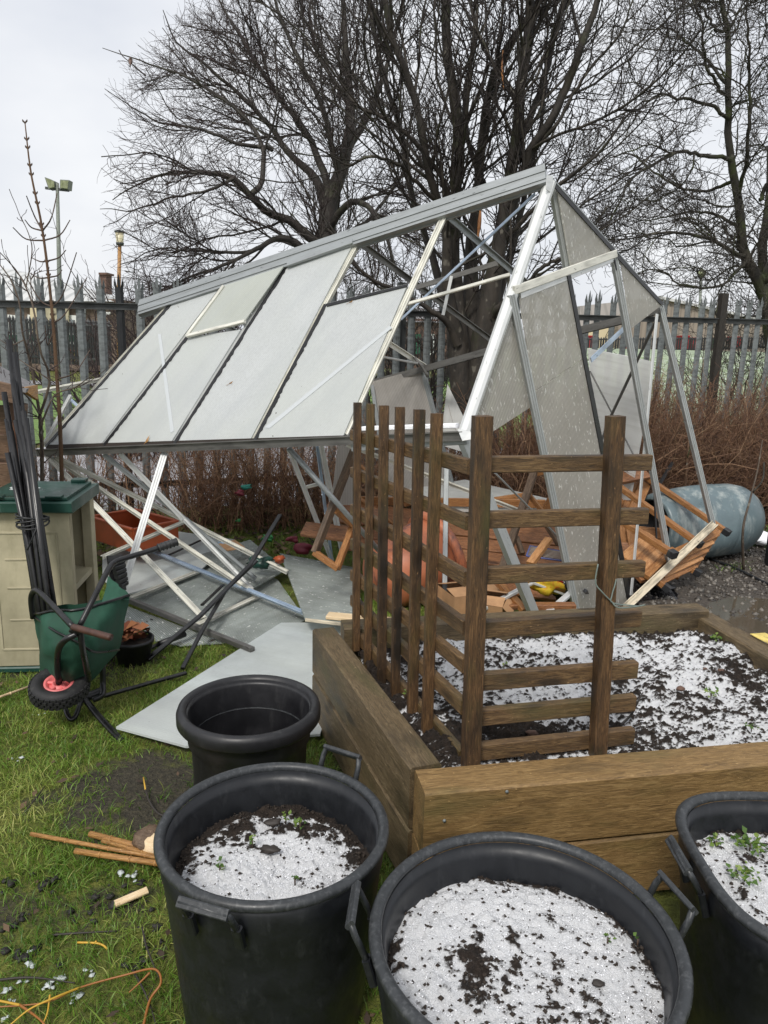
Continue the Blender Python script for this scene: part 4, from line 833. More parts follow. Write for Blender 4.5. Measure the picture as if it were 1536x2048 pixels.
# far slope of the roof and its eave
RE = [at(1322, 612, 5.0), at(1245, 634, 5.15), at(1160, 655, 5.35), at(1000, 690, 5.7), at(848, 733, 6.05), at(746, 760, 6.2), at(560, 815, 6.3)]
for i in range(len(RE) - 1): bar('far_eave', RE[i], RE[i + 1], .05, .05, 'alu_dull', gh, prof=chan(.05, .045))
for a, Ya, b_, Yb_, mt_ in (((899, 430), 4.38, (1160, 655), 5.35, 'alu'), ((720, 482), 4.58, (1000, 690), 5.7, 'alu_dull'), ((545, 535), 4.8, (850, 730), 6.05, 'alu_white'), ((360, 592), 5.1, (680, 790), 6.2, 'alu')):
    bar('glazing_bar', at(*a, Ya), at(*b_, Yb_), .034, .03, mt_, gh, prof=tee(.034, .03))
bar('brace', at(1070, 388, 4.2), at(803, 638, 5.1), .022, .005, 'brace_blue', gh, up=NR); slab('gusset', [at(1066, 372, 4.22), at(1092, 366, 4.22), at(1080, 390, 4.22)], .004, 'alu', gh)
bar('purlin', at(815, 608, 4.7), at(1020, 549, 4.45), .022, .014, 'alu_white', gh, up=NR)
bar('broken_vent_rail', at(831, 572, 4.95), at(994, 523, 4.8), .03, .03, 'alu_dull', gh, prof=chan(.03, .025)); bar('vent_hinge', at(903, 552, 4.85), at(886, 630, 4.83), .02, .006, 'alu_bright', gh)
bar('purlin', at(766, 714, 5.2), at(842, 728, 6.0), .024, .012, 'alu_bright', gh)
bar('brace', at(828, 715, 5.9), at(855, 748, 5.95), .03, .01, 'alu_dull', gh); tube('brace_end', smooth_path([at(828, 715, 5.9), at(842, 730, 5.9), at(856, 754, 5.9)], 8), .012, 'alu_dull', gh, 6)
bar('wall_bar', at(846, 733, 6.05), at(905, 965, 5.9), .04, .03, 'alu', gh, prof=tee(.04, .03)); bar('wall_bar', at(744, 770, 6.1), at(760, 880, 6.05), .03, .02, 'alu', gh)
def gsheet(nm, q, mt_='backsheet', th=.008, par=gh): return slab(nm, [at(*p) for p in q], th, mt_, par, at(*q[1]) - at(*q[2]))
gsheet('wall_sheet', ((742, 764, 6.14), (846, 736, 6.06), (884, 862, 5.98), (908, 1005, 5.9), (772, 1010, 5.95)))
gsheet('wall_sheet', ((1176, 697, 5.75), (1258, 712, 5.6), (1308, 724, 5.5), (1300, 778, 5.5), (1262, 1000, 5.55), (1196, 1000, 5.7)), 'clearsheet')
for a, b_ in (((1316, 633, 5.0), (1222, 832, 5.3)), ((1222, 832, 5.3), (1180, 940, 5.4)), ((1180, 742, 5.5), (1275, 925, 5.3))): bar('brace', at(*a), at(*b_), .026, .006, 'alu_dull', gh)
# near eave plate seen past the trellis, post foot bracket
bar('eave_plate', rp(705, 893, -.03), rp(935, 878, -.03), .03, .05, 'alu', gh)
# side wall bars, still hanging from the eave
def wbar(pts, w, mt_, nm='side_wall_bar', par=gh):
    for i in range(len(pts) - 1): bar(nm, at(*pts[i]), at(*pts[i + 1]), w, .02, mt_, par, prof=tee(w, .022))
wbar([(90, 907, 4.97), (407, 1236, 4.05)], .042, 'alu_white'); wbar([(113, 913, 4.95), (208, 960, 5.), (371, 1040, 5.), (575, 1143, 4.75)], .034, 'alu_white')
wbar([(110, 916, 4.98), (211, 984, 4.9), (512, 1187, 4.45)], .036, 'alu_white'); wbar([(208, 907, 4.75), (371, 1037, 4.8), (512, 1157, 4.6)], .034, 'alu')
wbar([(241, 906, 4.7), (368, 1037, 4.75), (505, 1178, 4.5)], .026, 'alu_bright'); wbar([(330, 905, 4.5), (247, 1176, 4.0)], .044, 'alu_bright')
tube('round_tube', [at(577, 896, 4.15), at(757, 1100, 4.3)], .016, 'alu', gh, 10)
wbar([(578, 897, 4.6), (665, 1122, 5.)], .034, 'alu_bright', 'door_stile'); wbar([(641, 890, 4.7), (686, 1110, 5.)], .044, 'alu_bright', 'door_stile'); wbar([(634, 890, 4.7), (664, 1120, 5.)], .02, 'brace_blue', 'door_stile'); bar('door_rail', at(607, 976, 4.78), at(636, 968, 4.82), .025, .02, 'alu_white', gh)

# ---- loose bars on the ground / leaning (each a thing)
def loose(lab, pts, w, mt_, nm='glazing_bar_fallen', cat='metal bar', prof=None, grp='fallen glazing bars', up=(0, 0, 1)):
    pts = [V(p) for p in pts]; t_ = thing(nm, lab, cat, pts[0], grp)
    for i in range(len(pts) - 1): bar('length', pts[i], pts[i + 1], w, .02, mt_, t_, up=up, prof=prof or tee(w, .018))
loose('whitish bar lying behind the open cabinet towards the orange crate', [at(206, 1113, 4.3), at(372, 1041, 5.2)], .036, 'alu_white')
loose('pale bar lying from the green canvas across the wet sheet', [gp(258, 1196, .06), gp(398, 1142, .06)], .04, 'alu_white')
loose('bluish double-ribbed bar lying diagonally over the fallen sheets', [gp(284, 1093, .10), gp(606, 1224, .10)], .04, 'brace_blue')
loose('short pale bar closing the frame beside the crossed black strips', [gp(388, 1252, .05), gp(520, 1190, .05)], .036, 'alu_white')
loose('dirty edge bar along the lawn side of the fallen frame', [gp(258, 1200, .05), gp(505, 1300, .05)], .03, 'alu_dull', prof=rect(.03, .03))
loose('thin ribbed bar sloping behind the trellis to the staging', [at(694, 888, 4.6), at(1045, 1022, 4.9)], .032, 'alu_white')
loose('thin upright grey strip standing behind the trellis slats', [at(893, 912, 4.6), at(889, 1200, 4.3)], .03, 'alu', prof=rect(.03, .012))
loose('short white bar poking up right of the main trellis post', [at(958, 1222, 4.0), at(1038, 1180, 4.1)], .03, 'alu_bright', prof=rect(.03, .02))
loose('short white bar below the yellow bag', [at(1096, 1225, 4.0), at(1141, 1186, 4.2)], .036, 'alu_bright', prof=rect(.036, .02))
loose('bent white bar arching over the yellow bag', [at(1052, 1173, 4.2), at(1066, 1166, 4.25), at(1138, 1192, 4.3)], .02, 'alu_bright', prof=rect(.02, .015))
loose('grey strut crossing in front of the dark wooden leg', [at(990, 946, 4.5), at(1122, 1080, 4.6)], .026, 'alu', prof=rect(.026, .01))
loose('white bar reaching past the sapling to the roof edge', [at(72, 783, 4.9), at(232, 752, 5.3)], .034, 'alu_white')
loose('short white bar tilted up behind the far corner of the roof', [at(90, 885, 5.1), at(141, 790, 5.25)], .034, 'alu_bright')
loose('bluish short bar leaning behind the sapling', [at(140, 798, 5.3), at(158, 815, 5.2)], .025, 'brace_blue', prof=rect(.025, .01))
loose('long black rubber strip crossing the sheets towards the hedge', [gp(294, 1320, .02), gp(400, 1232, .12), at(500, 1130, 4.55), at(560, 1030, 5.2)], .03, 'canes_black', 'rubber_strip_fallen', 'rubber strip', rect(.03, .014), 'fallen black strips')
loose('black strip with its foot in the grass crossing the longer one', [gp(365, 1337, .02), gp(404, 1262, .1), at(452, 1180, 4.3), at(513, 1122, 4.6)], .022, 'canes_black', 'rubber_strip_fallen', 'rubber strip', rect(.022, .014), 'fallen black strips')
loose('short black strip lying on the corrugated sheet', [gp(404, 1210, .08), gp(446, 1170, .08)], .02, 'canes_black', 'rubber_strip_fallen', 'rubber strip', rect(.02, .01), 'fallen black strips')
loose('black strip lying alone on the lawn beside the cart', [gp(207, 1392, .03), gp(372, 1346, .03)], .022, 'canes_black', 'rubber_strip_fallen', 'rubber strip', rect(.022, .014), 'fallen black strips')
loose('pair of thin black strips under the upper bars', [gp(338, 1110, .09), gp(420, 1072, .09)], .018, 'canes_black', 'rubber_strip_fallen', 'rubber strip', rect(.018, .01), 'fallen black strips')
loose('black strip leaning in the hedge behind the blue barrel', [at(1300, 1000, 5.9), at(1345, 925, 6.4)], .03, 'canes_black', 'rubber_strip_fallen', 'rubber strip', rect(.03, .014), 'fallen black strips')
loose('thin black rod standing beside the barrel mouth', [at(1308, 975, 5.1), at(1313, 1078, 5.0)], .012, 'canes_black', 'rod', 'rod', rect(.012, .012), None)
# ---- loose sheets
SHEETS = []
def sheet(lab, q, th=.008, mt_='groundsheet', xd=None, dirty=False):
    pts = [gp(x, y, z) for x, y, z in q]; SHEETS.append([p[:2] for p in pts]); c = sum(pts) / len(pts)
    t_ = thing('polycarbonate_sheet', lab, 'plastic sheet', (c[0], c[1], 0), 'fallen polycarbonate sheets'); o = slab('sheet', pts, th, mt_, t_, xd)
    for i in range(len(pts)):
        if dirty and i in dirty: bar('edge_tape', pts[i] + V((0, 0, .004)), pts[(i + 1) % len(pts)] + V((0, 0, .004)), .012, th + .006, 'alu_dirty', t_)
    return t_
sheet('big pale wet sheet pointing to the cart wheel across the grass', ((232, 1456, .035), (372, 1494, .035), (640, 1470, .035), (700, 1300, .035), (690, 1246, .035), (562, 1247, .035)), .01, 'plainsheet')
sheet('dull grey sheet tilted up against the trellis foot', ((560, 1108, .10), (706, 1136, .10), (735, 1256, .115), (611, 1241, .115)), .012, 'groundsheet', None, (2,))
sheet('ribbed wet sheet inside the fallen bar frame', ((262, 1196, .02), (505, 1296, .02), (612, 1240, .02), (555, 1160, .02), (395, 1095, .02)), .008, 'groundsheet', gp(505, 1296, .02) - gp(612, 1240, .02))
sheet('ribbed sheet sliding out onto the grass below the frame', ((252, 1212, .012), (240, 1268, .012), (360, 1292, .012), (452, 1286, .012)), .006, 'groundsheet', gp(360, 1292) - gp(300, 1240))
sheet('bluish wet sheet behind the open cabinet', ((205, 1110, .055), (330, 1060, .055), (470, 1080, .055), (395, 1146, .055), (255, 1190, .055), (205, 1160, .055)), .008, 'plainsheet')
sheet('narrow dull sheet beyond the crossing bars', ((400, 1110, .07), (500, 1080, .07), (572, 1140, .07), (500, 1180, .07)), .008, 'groundsheet')
t_ = thing('polycarbonate_sheet', 'grey ribbed sheet standing behind the leaning brown leg', 'plastic sheet', gp(690, 1080), 'fallen polycarbonate sheets')
gsheet('sheet', ((676, 890, 5.2), (712, 895, 5.15), (712, 1010, 5.), (662, 1010, 5.05)), 'backsheet', .008, t_)
t_ = thing('polycarbonate_sheet', 'bluish ribbed sheet lying on top of the wooden staging', 'plastic sheet', at(960, 1010, 5.3) * V((1, 1, 0)), 'fallen polycarbonate sheets')
gsheet('sheet', ((780, 985, 5.9), (930, 960, 6.), (1105, 1000, 5.7), (1085, 1025, 5.3), (850, 1022, 5.3)), 'clearsheet', .008, t_)
t_ = thing('polycarbonate_sheet', 'clear sheet leaning against the tree behind the far eave', 'plastic sheet', gp(915, 1050), 'fallen polycarbonate sheets')
gsheet('sheet', ((895, 768, 6.3), (935, 850, 6.1), (930, 905, 6.), (880, 890, 6.1)), 'clearsheet', .008, t_)

# ================================================================ WOOD STAGING IN THE WRECK
stg = thing('staging_table', 'long red-brown slatted table tipped over inside the wreck', 'table', gp(900, 1215))
rows = [((655, 1012, 5.35), (1130, 1062, 5.2)), ((668, 1034, 5.2), (1140, 1084, 5.05)), ((640, 1058, 5.05), (1150, 1110, 4.9)), ((700, 1088, 4.9), (1160, 1138, 4.75)), ((735, 1118, 4.76), (1165, 1168, 4.6)), ((930, 1160, 4.6), (1178, 1200, 4.46))]
for i, (a, b_) in enumerate(rows):
    nv = np.cross(at(*rows[1][1]) - at(*rows[1][0]), at(*rows[3][0]) - at(*rows[1][0])); nv = unit(nv) * (1 if nv[2] > 0 else -1)
    bar('plank', at(*a), at(*b_), .135, .022, 'plank', stg, up=nv, c=.004)
bar('table_edge', at(672, 1000, 5.4), at(1090, 1008, 5.35), .03, .06, 'staging', stg)
bd_ = thing('plank_board', 'short red-brown plank sticking out left of the wooden leg frame', 'plank', gp(650, 1100))
bar('board', at(607, 1058, 4.75), at(716, 1072, 4.65), .12, .025, 'plank', bd_, up=(0, -.5, .8))
bd_ = thing('plank_board', 'second red-brown plank end just above the first one', 'plank', gp(690, 1080))
bar('board', at(651, 1020, 5.1), at(760, 1030, 5.0), .10, .025, 'plank', bd_, up=(0, -.5, .8))
lf = thing('table_leg_frame', 'upturned brown wooden leg frame hanging over the dull grey sheet', 'table leg', at(650, 1110, 4.2) * V((1, 1, 0)))
bar('leg', at(708, 902, 4.45), at(630, 1105, 4.2), .035, .045, 'greywood', lf); bar('leg', at(704, 1056, 4.4), at(674, 1136, 4.15), .035, .04, 'staging', lf)
bar('bottom_rail', at(628, 1104, 4.2), at(676, 1137, 4.15), .03, .035, 'staging', lf); bar('brace', at(672, 1022, 4.3), at(706, 1054, 4.4), .03, .03, 'staging', lf)
af = thing('folding_trestle', 'wooden trestle with a dark slanting leg between the gable posts', 'trestle', gp(1010, 1180))
bar('leg', at(1070, 938, 5.0), at(1004, 1140, 4.5), .045, .04, 'greywood', af); bar('top_rail', at(1066, 946, 5.0), at(1100, 938, 5.), .04, .05, 'staging', af)
bar('brace', at(1058, 990, 4.95), at(1090, 1030, 4.9), .03, .03, 'staging', af); bar('brace', at(1090, 1045, 4.8), at(1118, 1090, 4.7), .03, .03, 'greywood', af); bar('short_leg', at(1033, 1075, 4.7), at(1045, 1108, 4.6), .03, .03, 'greywood', af)
slab('gusset', [at(1080, 1022, 5.0), at(1102, 985, 5.), (at(1108, 1022, 5.))], .02, 'staging', af)
bar('cross_rail', at(985, 1000, 5.5), at(1050, 990, 5.5), .03, .035, 'staging', af)
for lab, a, b_, w_, mt_ in (('pale batten lying across the wire rack', (1098, 1078, 4.55), (1060, 1128, 4.4), .05, 'staging_light'), ('brown batten propped beneath the second trellis rail from the soil', (1000, 1168, 4.2), (1050, 1222, 4.0), .045, 'staging'),
        ('red-brown batten behind the main trellis post', (1010, 1212, 4.05), (1150, 1212, 4.05), .06, 'plank'), ('thin orange rail running behind the trellis top', (700, 918, 5.4), (815, 1010, 5.2), .04, 'staging'), ('orange batten sloping behind the far slats', (700, 985, 5.3), (790, 1052, 5.1), .04, 'staging'),
        ('horizontal orange rail on the bluish sheet', (850, 1010, 5.4), (1030, 996, 5.5), .03, 'staging')):
    b3_ = thing('wooden_batten', lab, 'batten', at(*a), 'loose battens of the staging'); bar('length', at(*a), at(*b_), w_, .03, mt_, b3_)
wg = thing('wooden_shelf_unit', 'orange-brown slatted shelf unit fallen on its side with black-tipped legs', 'shelf unit', gp(1320, 1180))
feet = []
for a, b_, w_ in (((1282, 948, 5.75), (1456, 1066, 5.25), .045), ((1236, 972, 5.45), (1400, 1089, 4.95), .047), ((1240, 1040, 5.0), (1348, 1110, 4.65), .05), ((1368, 1131, 5.0), (1398, 1147, 4.95), .045), ((1310, 1158, 4.72), (1336, 1178, 4.68), .045)):
    A_, B_ = at(*a), at(*b_); u_ = unit(B_ - A_); l_ = bar('leg', A_, B_, w_, w_ * .8, 'staging', wg); bar('foot_cap', B_ - u_ * .035, B_ + u_ * .012, w_ + .008, w_ * .8 + .008, 'black', l_)
lp = lambda p, q, t: p * (1 - t) + q * t
QA, QB, QC, QD = at(1336, 1106, 4.9), at(1440, 1058, 5.16), at(1386, 1137, 5.0), at(1320, 1168, 4.72); qn = unit(np.cross(QB - QA, QD - QA)); qn = qn if np.dot(qn, ORG - QA) > 0 else -qn
for k in range(5): t_f = .10 + .2 * k; bar('slat', lp(QA, QD, t_f), lp(QB, QC, t_f), .052, .014, 'staging_light' if k % 2 else 'staging', wg, up=qn)
for p_, q_ in ((QA, QD), (QB, QC), (lp(QA, QB, .5), lp(QD, QC, .5))): bar('side_rail', p_ - qn * .022, q_ - qn * .022, .045, .028, 'staging', wg, up=qn)
QE, QF, QG, QH = at(1244, 1112, 4.86), at(1296, 1066, 5.12), at(1346, 1104, 4.98), at(1290, 1158, 4.68); qn2 = unit(np.cross(QF - QE, QH - QE)); qn2 = qn2 if np.dot(qn2, ORG - QE) > 0 else -qn2
for k in range(4): t_f = .13 + .25 * k; bar('side_board', lp(QE, QH, t_f), lp(QF, QG, t_f), .085, .016, 'staging_light' if k in (0, 2) else 'staging', wg, up=qn2)
bar('end_rail', QH + qn2 * .02, QG + qn2 * .02, .045, .03, 'staging', wg, up=qn2); bar('end_rail', QE - qn2 * .02, QH - qn2 * .02, .05, .03, 'plank', wg, up=qn2)
slab('top_board', [at(1238, 940, 5.6), at(1284, 936, 5.7), at(1302, 956, 5.6), at(1238, 968, 5.45)], .025, 'plank', wg)
for x0, x1 in ((1240, 1252), (1254, 1266), (1268, 1280)): bar('slat', at(x1 + 10, 966, 5.7), at(x0 - 4, 1030, 5.5), .09, .018, 'staging', wg, up=(0, -1, .2))
bx = thing('wooden_crate', 'small slatted wooden crate tucked inside the fallen shelf unit', 'crate', at(1290, 1090, 5.2))
for a, b_ in (((1248, 1050, 5.35), (1254, 1090, 5.3)), ((1262, 1055, 5.3), (1268, 1092, 5.25)), ((1236, 1060, 5.4), (1334, 1068, 5.3)), ((1240, 1080, 5.35), (1330, 1092, 5.25))): bar('board', at(*a), at(*b_), .08, .016, 'staging', bx, up=(0, -1, .2))
slab('bottom', [at(1236, 1085, 5.3), at(1300, 1090, 5.2), at(1300, 1125, 5.1), at(1236, 1120, 5.2)], .016, 'plank', bx)

# ---- terracotta pot on its side, boxes, bags, bits
dc = at(822, 1132, 4.6); dax = unit(V((.80, .52, .28)))
td = thing('terracotta_tub', 'stained terracotta-coloured plastic tub lying on its side behind the trellis', 'plant tub', dc * V((1, 1, 0)))
lathe('body', [(0, -.27), (.15, -.27), (.19, -.24), (.235, -.05), (.25, .12), (.255, .2), (.235, .2), (.2, -.22), (0, -.23)], dc, 'terracotta', td, 48, dax)
lathe('rim', [(.256, .17), (.285, .175), (.29, .2), (.285, .225), (.25, .225), (.235, .2)], dc, 'terracotta', td, 48, dax)
def carton(lab, a, mt_, nm, cat, sx, sy, sz, rz, tilt=.0):
    t_ = thing(nm, lab, cat, a); rt = Matrix.Translation(Vector(a)) @ Matrix.Rotation(rz, 4, 'Z') @ Matrix.Rotation(tilt, 4, 'X'); vs = [(x * sx / 2, y * sy / 2, z * sz) for z in (0, 1) for x, y in ((-1, -1), (1, -1), (1, 1), (-1, 1))]
    mobj('body', vs, [(0, 3, 2, 1), (0, 1, 5, 4), (1, 2, 6, 5), (2, 3, 7, 6), (3, 0, 4, 7)], mt_, t_, rt)
    for k, (ax_, sg) in enumerate((('y', -1), ('y', 1), ('x', 1))):
        h_ = sy * .48 if ax_ == 'y' else sx * .3
        if ax_ == 'y': f_ = [(-sx / 2, sg * sy / 2, sz + .001), (sx / 2, sg * sy / 2, sz + .001), (sx / 2, sg * (sy / 2 - h_ * .92), sz + .02 + .02 * k), (-sx / 2, sg * (sy / 2 - h_ * .92), sz + .015 + .02 * k)]
        else: f_ = [(sx / 2 + .001, -sy / 2, sz), (sx / 2 + .001, sy / 2, sz), (sx / 2 + h_, sy / 2, sz - .05), (sx / 2 + h_, -sy / 2, sz - .05)]
        mobj('flap', [p for p in f_] + [(p[0], p[1], p[2] + .003) for p in f_], [(0, 1, 2, 3), (7, 6, 5, 4), (0, 4, 5, 1), (1, 5, 6, 2), (2, 6, 7, 3), (3, 7, 4, 0)], mt_, t_, rt)
    return t_
carton('soggy brown cardboard box between trellis and fallen table', at(935, 1225, 4.25), 'card', 'cardboard_box', 'box', .30, .26, .15, .35)
carton('small opened cardboard box leaning on the bigger one', at(985, 1232, 4.1), 'card', 'cardboard_box', 'box', .16, .16, .12, -.4, .25)
yb = thing('plastic_bag', 'crumpled yellow and red plastic bag under the bent white bar', 'bag', at(1095, 1180, 4.3))
blob('body', at(1096, 1168, 4.3), .11, .06, .07, 'yellow', yb, 2, .6, 20, 12); blob('red_patch', at(1112, 1155, 4.28), .05, .04, .04, 'red', yb, 4, .7, 14, 8)
bb = thing('refuse_bag', 'crumpled black bag beside the yellow bag', 'bag', at(1135, 1170, 4.35)); blob('body', at(1133, 1172, 4.35), .10, .09, .10, 'blackfilm', bb, 9, .8, 20, 12); blob('knot', at(1128, 1150, 4.33), .03, .03, .04, 'blackfilm', bb, 3, .7, 10, 6)
wr = thing('wire_rack', 'small wire shelf rack with a blue rim on the fallen table', 'rack', at(1090, 1110, 4.45))
c4 = [at(1053, 1112, 4.45), at(1060, 1092, 4.6), at(1130, 1104, 4.6), at(1126, 1122, 4.45)]
tube('rim', [c4[0], c4[1], c4[2], c4[3], c4[0]], .006, 'wire', wr, 6); 
for k in range(8):
    f = (k + .5) / 8; tube('wire', [c4[0] * (1 - f) + c4[1] * f, c4[3] * (1 - f) + c4[2] * f], .0028, 'steelwire', wr, 5)
pf = thing('plastic_film', 'black plastic film lying by the gable base bar', 'film', gp(1320, 1190)); ff = [gp(1258, 1205, .01), gp(1352, 1196, .01), gp(1356, 1190, .03), gp(1320, 1150, .03), gp(1262, 1140, .02)]
slab('film', ff, .006, 'blackfilm', pf); blob('fold', gp(1315, 1172, .03), .10, .16, .05, 'blackfilm', pf, 12, .8, 22, 12)
for nm, lab, p_, rx, mt_, cat in (('plastic_scrap', 'pink plastic scrap caught in the hedge twigs', at(480, 985, 6.1), .05, 'maroon', 'scrap'), ('plastic_scrap', 'teal plastic scrap caught beside the pink one', at(495, 975, 6.1), .055, 'teal', 'scrap'), ('plastic_scrap', 'tiny bright green scrap low in the hedge', at(477, 1041, 6.1), .03, 'limegreen', 'scrap'),
        ('plastic_scrap', 'bright green plastic scrap at the foot of the hedge', at(535, 1076, 5.6), .055, 'limegreen', 'scrap'), ('plastic_scrap', 'maroon plastic sheet scrap beneath the hedge', at(607, 1098, 5.3), .09, 'maroon', 'scrap'), ('plastic_scrap', 'smaller maroon scrap behind the plank end', at(585, 1080, 5.5), .06, 'maroon', 'scrap'),
        ('plastic_scrap', 'pale blue crumpled scrap beyond the crossing bars', at(448, 1094, 5.2), .07, 'bluebit', 'scrap'), ('brick_piece', 'broken red brick at the corner of the dull grey sheet', at(558, 1118, 4.75), .06, 'orange', 'brick'), ('plastic_scrap', 'dark green upturned tray edge beside the red brick', at(520, 1125, 4.8), .10, 'green_lid', 'scrap')):
    t_ = thing(nm, lab, cat, p_, 'small scraps of plastic' if nm == 'plastic_scrap' else None); blob('piece', p_, rx * .75, rx * .4, rx * .42, mt_, t_, int(rx * 1000) + len(lab), .9, 14, 9)
cd = thing('card_sheet', 'tan torn card lying beyond the crossing bars', 'card', at(465, 1095, 5.1)); slab('card', [at(430, 1090, 5.15), at(470, 1080, 5.3), at(490, 1095, 5.1), at(455, 1102, 5.05)], .006, 'card', cd)
og = thing('orange_crate', 'shallow orange plastic crate behind the beige cabinet', 'crate', at(240, 1090, 5.3))
cA, cB = at(195, 1096, 5.3), at(268, 1105, 5.0); ux = unit((cB - cA) * V((1, 1, 0))); uy = V((-ux[1], ux[0], 0)); o0 = cB - ux * .55
for p0, p1 in ((o0, o0 + ux * .55), (o0 + uy * .36, o0 + ux * .55 + uy * .36), (o0, o0 + uy * .36), (o0 + ux * .55, o0 + ux * .55 + uy * .36)):
    w_ = bar('side', p0 + V((0, 0, .08)), p1 + V((0, 0, .08)), .012, .16, 'orange', og); bar('rim', p0 + V((0, 0, .163)), p1 + V((0, 0, .163)), .03, .014, 'orange', w_)
slab('bottom', [o0, o0 + ux * .55, o0 + ux * .55 + uy * .36, o0 + uy * .36], .01, 'orange', og)
pb = thing('pine_offcut', 'raw pale pine offcut lying on the dull grey sheet', 'plank', gp(690, 1230, .15)); bar('board', gp(655, 1231, .135), gp(790, 1243, .135), .075, .02, 'pine', pb)

# ---- dented blue-grey barrel
ba, bb_ = gp(1282, 1085, 0), gp(1500, 1108, 0); A_ = at(1304, 1022, 5.62); B_ = at(1484, 1052, 5.98); ax = unit(B_ - A_); Lb = np.linalg.norm(B_ - A_) * .96; r_ = .29
ctr = (A_ + B_) / 2; ctr[2] = r_ + .01; A0 = ctr - ax * V((1, 1, 0)) * Lb / 2
brl = thing('barrel', 'dented blue-grey plastic barrel lying on its side by the hedge', 'barrel', ctr * V((1, 1, 0)))
prof = [(.19, .0), (.2, -.02), (.225, -.018), (.245, .03), (.262, .12), (.275, .24), (.286, .38), (.29, .5), (.288, .56), (.283, .575), (.288, .59), (.284, .72), (.268, .80), (.235, .86), (.17, .895), (0, .90)]
prof = [(a, b * Lb / .88) for a, b in prof]
fine = [(np.interp(s, np.linspace(0, 1, len(prof)), [p[0] for p in prof]), np.interp(s, np.linspace(0, 1, len(prof)), [p[1] for p in prof])) for s in np.linspace(0, 1, 46)]
bo = lathe('body', fine, A0, 'barrel', brl, 72, ax * V((1, 1, 0)))
axh = unit(ax * V((1, 1, 0)))
for vtx in bo.data.vertices:      # two big dents facing the camera near the open end
    p = np.array(vtx.co); s = np.dot(p - A0, axh); rel = p - (A0 + axh * s); rr_ = np.linalg.norm(rel) + 1e-6; d = rel / rr_; fc = d[1] * -.75 + d[2] * .5
    for s0, w0, f0, dep in ((.26, .09, .80, .10), (.46, .10, .92, .085), (.13, .06, .6, .04), (.36, .03, .85, -.03)):
        k = math.exp(-((s - s0) / w0) ** 2) * max(0, fc - f0 + .55) ** 1.2; p = p - d * dep * k * min(1, rr_ / .2)
    vtx.co = p
lathe('mouth_dark', [(.19, .0), (.175, .03), (.14, .08), (0, .10)], A0, 'canes_black', brl, 48, axh)  # shallow black cup paints the darkness inside the open mouth
lathe('bung', [(0, -.004), (.022, -.004), (.026, .002), (.012, .006), (0, .0)], at(1332, 1020, 5.62), 'canes_black', brl, 16, (-.2, -1, .2))
hs = thing('hose', 'thin black hose lying on the gravel before the barrel', 'hose', gp(1450, 1135)); tube('hose', smooth_path([gp(1420, 1118, .02), gp(1470, 1136, .025), gp(1540, 1170, .02), gp(1620, 1205, .02)], 20), .011, 'black', hs, 8)
st = thing('hedge_shoot', 'bent olive shoot arching in front of the barrel', 'shoot', gp(1487, 1140)); tube('stem', smooth_path([gp(1487, 1142), at(1486, 1060, 5.35), at(1500, 1000, 5.4), at(1515, 940, 5.5), at(1525, 880, 5.6)], 24), list(np.linspace(.011, .004, 24)), 'sapling_grey', st, 7); tube('side_stem', smooth_path([at(1505, 985, 5.42), at(1525, 960, 5.4), at(1528, 925, 5.45)], 10), .006, 'bark_right', st, 6)
st = thing('hedge_shoot', 'straight olive shoot at the hedge above the barrel', 'shoot', at(1374, 985, 6.2) * V((1, 1, 0))); tube('stem', smooth_path([at(1372, 990, 6.3) * V((1, 1, 0)), at(1374, 930, 6.3), at(1378, 860, 6.4)], 16), list(np.linspace(.011, .005, 16)), 'sapling', st, 7); tube('side_stem', smooth_path([at(1375, 915, 6.3), at(1384, 880, 6.3), at(1388, 850, 6.3)], 8), .005, 'bark_right', st, 6)
sn = thing('snow_heap', 'small leftover heap of snow beside the barrel end', 'snow', gp(1520, 1095)); blob('heap', at(1520, 1076, 6.2), .16, .1, .05, 'snow', sn, 3, .5)
dk = thing('dark_post', 'dark post end beside the snow heap', 'post', gp(1540, 1130)); bar('post', gp(1545, 1135), gp(1545, 1135) + V((0, .02, .55)), .09, .09, 'black', dk); bar('cap', gp(1545, 1135) + V((0, .02, .55)), gp(1545, 1135) + V((0, .02, .575)), .10, .10, 'rail_steel', dk)

# ================================================================ SHED, CABINET, TUBES, CART
shd = thing('shed', 'brown boarded shed corner with a felted roof edge', 'shed', gp(0, 1180))
sx = at(30, 900, 4.3)[0]
for k in range(7):
    z = .06 + k * .165; bar('board', (sx - 1.6, 4.3, z + .08), (sx, 4.3, z + .08), .02, .168, 'shed', shd, up=(0, -.12, 1))
    bar('board', (sx, 4.3, z + .08), (sx, 4.46, z + .08), .02, .168, 'shed', shd, up=(.12, 0, 1))
bar('corner_trim', (sx + .005, 4.285, 0), (sx + .005, 4.285, 1.26), .05, .05, 'redwood', shd)
slab('roof_deck', [at(-260, 700, 4.15), at(52, 782, 4.12), at(72, 774, 4.5), at(0, 735, 5.3), at(-260, 640, 5.3)], .02, 'felt', shd)
bar('fascia', at(-120, 752, 4.13), at(44, 792, 4.13), .02, .10, 'shed', shd); slab('barge_board', [at(40, 776, 4.14), at(72, 770, 4.32), at(73, 800, 4.32), at(60, 792, 4.22)], .02, 'cane', shd)

